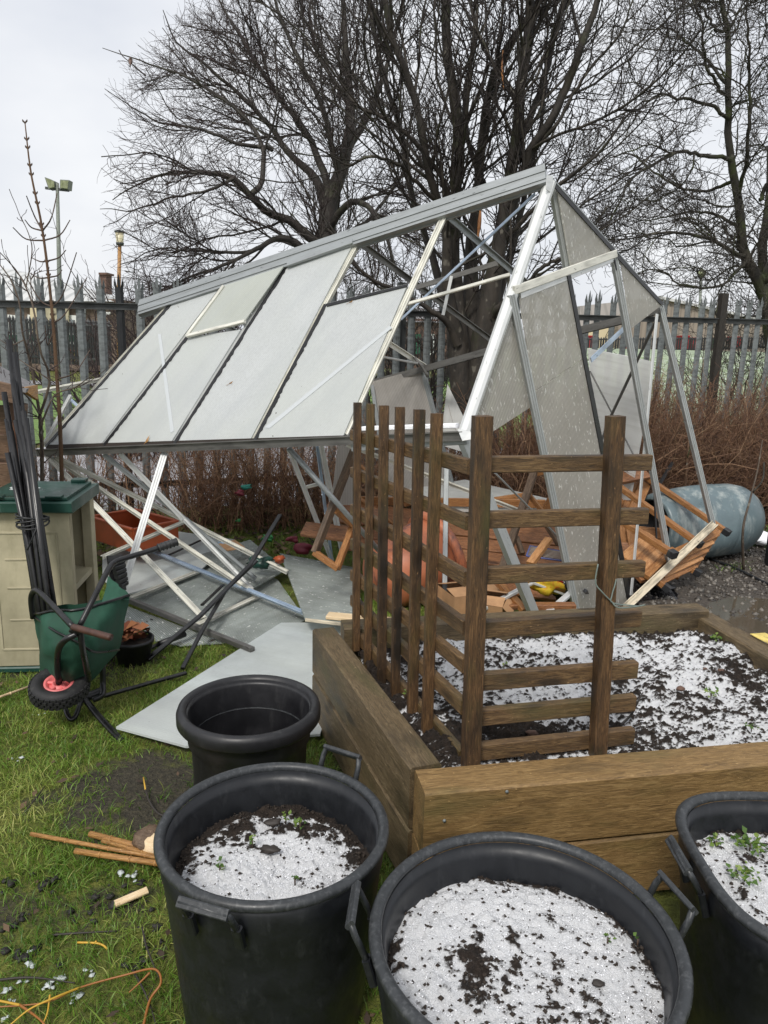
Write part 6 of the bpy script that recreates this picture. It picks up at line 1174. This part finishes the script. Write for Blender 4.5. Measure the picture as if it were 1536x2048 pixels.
# ================================================================ POTS
def pot(lab, c, rt, rbm, h, handles, rim='roll', soil_z=None, snow0=.6, seed=1, oval=(1, 1), power=2., tilt=(0, 0, 1)):
    t_ = thing('planter_pot', lab, 'plant pot', (c[0], c[1], 0), 'large black plastic pots'); b_ = V((c[0], c[1], 0)); ax_ = unit(V(tilt)); k = rt
    if rim == 'roll':
        pr = [(0, .0), (rbm, .0), (rbm + .012, .02), (rbm + (rt - rbm) * .5, h * .5), (rt - .016, h - .085)]
        lathe('pot_wall', pr + [(rt - .012, h - .07), (rt - .010, h - .03), (rt - .026, h - .012), (rt - .034, h - .05), (rt - .05, h * .55), (rbm, .03), (0, .03)], b_, 'pot', t_, 96, ax_, *oval, power)
        rimp = [(rt - .012 + .0125 * math.cos(a), h - .008 + .0115 * math.sin(a)) for a in np.linspace(-1.6, 3.6, 12)]
        lathe('rim', rimp, b_, 'pot_rim', t_, 96, ax_, *oval, power)
    else:
        pr = [(0, 0), (rbm, 0), (rbm + .01, .02), (rt - .045, h - .13), (rt - .035, h - .12), (rt - .03, h - .06)]
        lathe('pot_wall', pr + [(rt - .034, h - .012), (rt - .040, h - .03), (rt - .052, h - .13), (rbm + .02, .1), (rbm, .04), (0, .04)], b_, 'potsmooth', t_, 96, ax_, *oval, power)
        rimp = [(rt - .03, h - .058), (rt - .006, h - .055), (rt, h - .046), (rt, h - .020), (rt - .005, h - .006), (rt - .014, h - .001), (rt - .027, h - .003), (rt - .034, h - .012), (rt - .038, h - .03)]
        lathe('rim', rimp, b_, 'potsmooth', t_, 96, ax_, *oval, power)
        lathe('water_line', [(rt - .0520, h - .115), (rt - .0500, h - .112), (rt - .0512, h - .109)], b_, 'pot_rim', t_, 96, ax_, *oval, power)
    for a, rise in handles:
        ca = V((math.cos(a), math.sin(a), 0)); tg = V((-math.sin(a), math.cos(a), 0)); r0 = rt + .002
        e = b_ + ax_ * (h - .02) + ca * r0
        p = [e - tg * .055 + V((0, 0, -.03)), e - tg * .055 + ca * .026 + V((0, 0, rise * .55)), e - tg * .05 + ca * .036 + V((0, 0, rise)), e + tg * .05 + ca * .036 + V((0, 0, rise)), e + tg * .055 + ca * .026 + V((0, 0, rise * .55)), e + tg * .055 + V((0, 0, -.03))]
        hd = tube('handle', p, [.008, .0072, .008, .008, .0072, .008], 'pot_rim', t_, 6)
        bar('grip', p[2] - tg * .008 - (0,), p[3] + tg * .008, .026, .012, 'pot_rim', hd, up=unit(ca * .8 + V((0, 0, 1))), c=.003) if False else bar('grip', p[2] - tg * .006, p[3] + tg * .006, .022, .011, 'pot_rim', hd, up=unit(ca + V((0, 0, .8))), c=.004)
        for sg in (-1, 1): bar('lug', e + tg * .055 * sg + V((0, 0, -.075)) - ca * .012, e + tg * .055 * sg + V((0, 0, -.02)) + ca * .004, .022, .016, 'pot', hd, up=ca, c=.003)
    if soil_z is not None:
        rs_ = (rbm + (rt - rbm) * soil_z / h) - .012; nr, na = 90, 220; rr_, aa = np.meshgrid(np.linspace(0.001, 1, nr), np.linspace(0, 2 * np.pi, na, endpoint=False), indexing='ij')
        ca, sa = np.cos(aa), np.sin(aa)
        if power != 2.: q_ = (np.abs(ca) ** power + np.abs(sa) ** power) ** (-1 / power); ca, sa = ca * q_, sa * q_
        x = b_[0] + rr_ * rs_ * ca * oval[0]; y = b_[1] + rr_ * rs_ * sa * oval[1]
        big = fbm(x * 6 + seed, y * 6, 3, seed); cl_ = fbm(x * 24, y * 24, 3, seed + 3.); fi = fbm(x * 90, y * 90, 3, seed + 7.)
        s0_ = snow0(x - b_[0], y - b_[1], rr_) if callable(snow0) else snow0
        sv = s0_ + (big - .5) * 1.0 + (.5 - cl_) * 1.5 + (.5 - fi) * 1.7 - np.clip(rr_ - .84, 0, 1) * 5.5
        z = soil_z + .012 * (big - .5) * 2 + .016 * (cl_ - .5) * 2 + .010 * (fi - .5) * 2 + .005 * np.clip(sv, 0, 1)
        i = np.arange(nr * na).reshape(nr, na); i2 = np.roll(i, -1, 1); q = np.stack([i[:-1], i[1:], i2[1:], i2[:-1]], -1)
        sft = np.clip((sv - .22) / .45, 0, 1); grains('snow_grains', x, y, z, rr_ * sft * (1.25 - .8 * sft) * (rr_ < .93), 4200, .0008, .0026, 'snow', t_); grains('soil_crumbs', x, y, z, rr_ * (.10 + (1 - sft)), 1500, .0015, .006, 'crumb', t_)
        qmesh('soil', np.stack([x, y, z], -1), q, 'soil', t_, True, np.clip(sv, -1, 1.5), 'snow')
    return t_
# left pot, middle pot, right pot, empty pot
pL = V((-.24, 1.565, 0)); pot('black two-handled pot with patchy snow and sprouting weeds beside the orange canes', pL, .270, .205, .5, ((math.radians(252), .035), (math.radians(62), .05)), 'roll', .385, lambda x, y, r: 1.02 - np.clip(np.hypot(x + .015, (y + .05) * 1.05) - .125, 0, 1) * 8, 3, (1, 1))
pM = V((.293, 1.252, 0)); pot('black two-handled pot nearest the camera with thick snow on its soil', pM, .297, .22, .5, ((math.radians(176), .05), (math.radians(15), .045)), 'roll', .40, lambda x, y, r: .98 - .85 * np.exp(-(((x + .10) / .05) ** 2 + ((y - .03) / .10) ** 2)) - .5 * np.exp(-(((x - .0) / .03) ** 2 + ((y - .05) / .06) ** 2)), 5, (1.02, 1.04))
pR = V((.985, 1.475, 0)); pot('black squarish pot with leafy weeds in the snow against the front sleeper', pR, .275, .21, .5, ((math.radians(180), .03),), 'roll', .40, .7, 9, (1, 1), 3.2)
pE = V((-.435, 2.325, 0)); pot('empty smooth black pot with a broad rim standing on the wet sheet', pE, .238, .17, .42, (), 'broad', None)
for lab, x, y, z, n_, sr, sz in (('trailing green weed at the back of the patchy pot', 600, 1655, .40, 18, .02, .02), ('tiny weed beside the dark leaf in the patchy pot', 505, 1690, .40, 10, .015, .018), ('sprig of green at the soil edge of the patchy pot', 572, 1640, .40, 10, .012, .016), ('tiny weed at the front of the patchy pot', 440, 1740, .40, 9, .014, .018),
        ('yellowish weed low in the patchy pot', 590, 1765, .40, 7, .01, .015), ('tiny weed in the thick snow of the nearest pot', 1215, 1885, .41, 6, .01, .013), ('second tiny weed in the thick snow of the nearest pot', 1275, 1888, .41, 5, .008, .012),
        ('leafy green weed in the squarish pot', 1500, 1695, .41, 70, .04, .022), ('green weed at the near edge of the squarish pot', 1490, 1755, .41, 44, .035, .02), ('broad green weed by the wall of the squarish pot', 1432, 1690, .41, 20, .02, .02)):
    weed(lab, gp(x, y, z), n_, sr, sz)
for lab, x, y, z, s_ in (('curled brown leaf on the snow of the patchy pot', 540, 1698, .405, .022), ('bark chip lying on the patchy pot snow', 545, 1645, .40, .022), ('small dark clod on the thick snow', 1196, 1967, .415, .012)):
    t_ = thing('dead_leaf' if 'leaf' in lab else 'bark_chip' if 'bark' in lab else 'soil_clod', lab, 'debris', gp(x, y, z)); blob('piece', gp(x, y, z), s_, s_ * .6, s_ * .35, 'darktwig', t_, int(x), .7, 12, 8)

# ================================================================ LITTER ON THE LAWN
for i, (lab, p, q, r_) in enumerate((('thickest bamboo cane of the pile, ending behind the pot', (180, 1668), (352, 1712), .0105), ('long thin bamboo cane of the pile reaching the mud', (62, 1668), (352, 1722), .007), ('pale bamboo cane nearest the camera in the pile', (150, 1702), (352, 1732), .009), ('half-hidden bamboo cane beneath the pile', (205, 1682), (352, 1726), .007), ('dark short bamboo cane in the pile', (225, 1688), (350, 1718), .006))):
    t_ = thing('bamboo_cane', lab, 'cane', gp(*p), 'pile of bamboo canes'); a, b_ = gp(*p, .022 + .008 * (i % 3)), gp(*q, .03 + .008 * (i % 2)); tube('cane', [a, b_], r_, 'cane', t_, 9)
    for f in (.25, .55, .8): c = a * (1 - f) + b_ * f; d = unit(b_ - a); tube('node', [c - d * .004, c, c + d * .004], [r_, r_ * 1.28, r_], 'cane', t_, 9)
lg = thing('split_log', 'pale split log end peeping out beside the patchy pot', 'log', gp(300, 1690)); blob('log', gp(318, 1690, .035), .065, .04, .04, 'pine', lg, 7, .35); blob('bark', gp(297, 1680, .035), .05, .05, .04, 'greywood', lg, 9, .4)
ws = thing('wood_sliver', 'pale sliver of wood on the moss near the pot', 'wood', gp(262, 1795)); bar('sliver', gp(230, 1808, .015), gp(295, 1780, .02), .022, .008, 'pine', ws, up=(0, -.3, 1)); bar('splinter', gp(228, 1809, .012), gp(245, 1802, .014), .008, .006, 'pine', ws)
ot = thing('willow_branch', 'orange forked willow branch lying at the bottom edge of the lawn', 'branch', gp(120, 1975))
tw_ = lambda nm, q, r0, r1, m_, n=26: tube(nm, smooth_path([gp(x, y, z) for x, y, z in q], n), list(np.linspace(r0, r1, n)), m_, ot, 7)
tw_('stem', [(285, 2060, .02), (300, 2000, .03), (322, 1965, .05), (308, 1938, .06), (250, 1950, .04), (160, 1975, .03), (90, 2005, .03), (-20, 2015, .03)], .0036, .0018, 'orange_twig', 40)
tw_('side_twig', [(160, 1975, .03), (110, 1995, .05), (60, 2018, .05), (20, 2050, .04)], .003, .0015, 'yellow_twig'); tw_('side_twig', [(40, 2010, .03), (-10, 2000, .05), (-40, 1998, .05)], .003, .002, 'yellow_twig'); tw_('side_twig', [(40, 2010, .03), (75, 2035, .04), (100, 2060, .04)], .0034, .0015, 'orange_twig'); tw_('side_twig', [(300, 1945, .06), (280, 1965, .05), (258, 1985, .04)], .003, .0015, 'orange_twig'); tw_('side_twig', [(100, 1990, .04), (95, 2025, .04), (85, 2050, .04)], .0025, .0015, 'yellow_twig')
yt = thing('willow_twig', 'short yellow curved twig on the moss', 'twig', gp(180, 1890)); tube('twig', smooth_path([gp(155, 1885, .02), gp(190, 1886, .025), gp(205, 1890, .02), gp(215, 1898, .02)], 14), .0028, 'yellow_twig', yt, 6); tube('bud', [gp(190, 1886, .025), gp(193, 1882, .03)], .003, 'yellow_twig', yt, 6)
yt = thing('willow_twig', 'small upright yellow-tipped twig near the pots', 'twig', gp(290, 1590)); tube('tip', [gp(287, 1555, .03), gp(291, 1580, .03)], .003, 'yellow_twig', yt, 6); tube('twig', smooth_path([gp(291, 1580, .03), gp(300, 1605, .02), gp(318, 1628, .02), gp(340, 1632, .02)], 14), .0035, 'darktwig', yt, 6)
for lab, q in (('thin dark twig trailing toward the bottom corner', ((265, 1940, .02), (285, 1975, .03), (300, 2010, .02), (315, 2060, .02))), ('dark twig leaning across the moss below the sliver', ((285, 1855, .02), (292, 1890, .03), (305, 1925, .03), (318, 1955, .02))), ('dark short stick lying in the mud patch edge', ((50, 1625, .02), (65, 1605, .025), (90, 1572, .02))), ('long dark fine twig across the mossy soil', ((105, 1870, .015), (160, 1866, .02), (235, 1862, .015))), ('reddish twig along the left of the willow branch', ((-20, 1962, .02), (60, 1955, .02), (150, 1966, .03)))):
    t_ = thing('dead_twig', lab, 'twig', gp(*q[0][:2]), 'dead twigs on the lawn'); p = smooth_path([gp(*a) for a in q], 16); tube('twig', p, list(np.linspace(.0035, .0016, 16)), 'darktwig', t_, 6); tube('side_twig', [p[8], p[8] + V((.012, .02, .015))], .0012, 'darktwig', t_, 5)
# snow scraps, dark clods on the mossy soil
def lumps(nm, pts, smin, smax, mt_, flatz, seed, tint=False):
    n = len(pts); s_ = smin + (smax - smin) * RNG.random(n) ** 1.6; nu, nv = 8, 5; th = np.linspace(0, np.pi, nv); ph = np.linspace(0, 2 * np.pi, nu, endpoint=False)
    T, Ph = np.meshgrid(th, ph, indexing='ij'); base = np.stack([np.sin(T) * np.cos(Ph), np.sin(T) * np.sin(Ph), np.cos(T) * flatz], -1)
    vs = np.asarray(pts)[:, None, None, :] + base[None] * (1 + .38 * RNG.normal(size=(n, nv, nu, 1))) * s_[:, None, None, None]
    i = np.arange(nu * nv).reshape(nv, nu); i2 = np.roll(i, -1, 1); q = np.stack([i[:-1], i[1:], i2[1:], i2[:-1]], -1).reshape(-1, 4)
    o = qmesh(nm, vs, q[None] + (np.arange(n) * nu * nv)[:, None, None], mt_, None, True, np.repeat(RNG.random(n), nu * nv) if tint else None); o['kind'] = 'stuff'; return o
cpx = [(60, 1930), (45, 1960), (95, 1975), (145, 1990), (190, 1945), (245, 1750), (15, 1985), (115, 1960), (10, 2035), (145, 2000), (75, 1425), (60, 1900), (25, 2005), (265, 1752), (120, 1965), (30, 1520)]
pts = []
for x, y in cpx:
    for k in range(int(RNG.integers(2, 5))): p = gp(x + RNG.normal(0, 7), y + RNG.normal(0, 5), .012); pts.append(p)
lumps('snow', pts, .003, .010, 'slush', .25, 1)
pts = []
for x, y, n_ in ((75, 1915, 40), (90, 1765, 25), (15, 1765, 20), (225, 1800, 30), (270, 1790, 25), (200, 1760, 18), (280, 1920, 25), (45, 1840, 25), (160, 1830, 18), (310, 1870, 25), (20, 1900, 15)):
    for k in range(n_ // 3): pts.append(gp(x + RNG.normal(0, 20), y + RNG.normal(0, 11), .006))
lumps('soil_crumbs', pts, .002, .015, 'clod', .6, 2)

n = 420; x = RNG.uniform(-2.4, .1, n); y = RNG.uniform(1.2, 4.2, n); kp = np.ones(n, bool); a = RNG.random(n) * 6.28; sz = .008 + .014 * RNG.random(n); z = gz(x, y) + .012 + .012 * RNG.random(n)
cs = np.stack([np.cos(a), np.sin(a), RNG.normal(0, .3, n)], 1) * sz[:, None]; ct = np.stack([-np.sin(a), np.cos(a), RNG.normal(0, .3, n)], 1) * sz[:, None] * .45; c = np.stack([x, y, z], 1)
qmesh('leaf_litter', np.stack([c - cs, c - ct, c + cs, c + ct], 1), np.arange(n * 4), 'litter', None, False, np.repeat(RNG.random(n), 4))['kind'] = 'stuff'
for lab, px_, up_ in (('curled pale brown leaf stuck low on the roof sheet above the gutter', (293, 880), 14), ('tiny brown leaf on the widest roof sheet', (460, 766), 6), ('brown speck of leaf near the top of the short roof sheet', (700, 604), 5)):
    t_ = thing('dead_leaf', lab, 'leaf', rp(*px_, .02), 'leaves on the greenhouse roof'); p_ = [rp(px_[0] - 4, px_[1] + up_ * .5, .019), rp(px_[0] + 3, px_[1] + up_ * .2, .022), rp(px_[0] + 6, px_[1] - up_ * .7, .026), rp(px_[0], px_[1] - up_ * .1, .03)]; slab('blade', p_, .001, 'cane', t_); tube('stalk', [p_[0], p_[0] - (p_[2] - p_[0]) * .3], .0012, 'cane', t_, 5)

# ================================================================ GRASS
def inside(x, y, poly):
    r_ = np.zeros(len(x), bool); n = len(poly)
    for i in range(n):
        x0, y0 = poly[i]; x1, y1 = poly[(i + 1) % n]; c = ((y0 > y) != (y1 > y)) & (x < (x1 - x0) * (y - y0) / (y1 - y0 + 1e-12) + x0); r_ ^= c
    return r_
def grass(nm, n, xr, yr, hmin, hmax, dens, wdt, seed):
    x = RNG.uniform(*xr, n); y = RNG.uniform(*yr, n); kp = RNG.random(n) < dens(x, y)
    for s_ in SHEETS: kp &= ~inside(x, y, s_)
    for c, r_ in ((pL, .215), (pM, .235), (pR, .21), (pE, .18)): kp &= (x - c[0]) ** 2 + (y - c[1]) ** 2 > r_ ** 2
    kp &= ~inside(x, y, [lo0[:2] + lnv[:2] * .0, lo1[:2], bk0[:2], bk1[:2], (4, 2.2), (4, 1.9), A[:2]])
    cbx = [cb(0.01, 0, 0)[:2], cb(-Wc, 0, 0)[:2], cb(-Wc, Dp, 0)[:2], cb(0.01, Dp, 0)[:2]]; kp &= ~inside(x, y, cbx)
    x, y = x[kp], y[kp]; n = len(x); clump = fbm(x * 5, y * 5, 3, seed); h = (hmin + (hmax - hmin) * RNG.random(n)) * (.45 + 1.1 * clump)
    a = RNG.random(n) * 6.28 + fbm(x * 3, y * 3, 2, seed + 5) * 9; ln_ = h * (.25 + 1.1 * RNG.random(n)); dx = np.cos(a); dy = np.sin(a); wv = wdt * (.6 + .8 * RNG.random(n))
    pz = gz(x, y); b2 = RNG.random(n) * 6.28; sx_, sy_ = np.cos(b2) * wv, np.sin(b2) * wv; vs = np.zeros((n, 8, 3))
    for j, (f, wf) in enumerate(((0, 1), (.42, .95), (.78, .65), (1, .08))):
        px_ = x + dx * ln_ * f ** 1.8; py_ = y + dy * ln_ * f ** 1.8; z = pz + h * (f - .38 * f * f * (ln_ / h))
        vs[:, 2 * j] = np.stack([px_ - sx_ * wf, py_ - sy_ * wf, z], 1); vs[:, 2 * j + 1] = np.stack([px_ + sx_ * wf, py_ + sy_ * wf, z], 1)
    q = np.array([(0, 1, 3, 2), (2, 3, 5, 4), (4, 5, 7, 6)])[None] + (np.arange(n) * 8)[:, None, None]
    tint = np.clip(.42 + RNG.normal(0, .16, n) + (fbm(x * 2.2, y * 2.2, 2, seed + 9) - .5) * .9 + (RNG.random(n) < .10) * .45, 0, 1)
    o = qmesh(nm, vs, q, 'grass', None, False, np.repeat(tint, 8)); o['kind'] = 'stuff'
def lawn_d(x, y):
    moss = np.clip((1.80 - y) * 2.4, 0, 1) * .84; return np.clip(1.05 - mud(x, y) * 1.5 - moss + (fbm(x * 6, y * 6, 3, 2.) - .5) * 1.1, .02, 1)
grass('grass', 170000, (-2.7, .75), (1.0, 4.7), .016, .046, lawn_d, .0013, 1.)
grass('grass', 26000, (-3.4, .5), (4.4, 7.2), .03, .08, lambda x, y: .45 + 0 * x, .0022, 3.)
grass('tall_grass', 9000, (-.9, .7), (.95, 2.1), .06, .15, lambda x, y: np.clip((fbm(x * 7, y * 7, 2, 6.) - .5) * 4.0, 0, 1) * ((x > -.62) * (y < 1.5) + (np.abs(x + 1.25) < .3) * .5), .0017, 7.)
grass('grass', 9000, (2.2, 5.2), (5.4, 7.6), .03, .09, lambda x, y: np.clip((fbm(x * 3, y * 3, 2, 8.) - .5) * 5, 0, 1), .003, 5.)
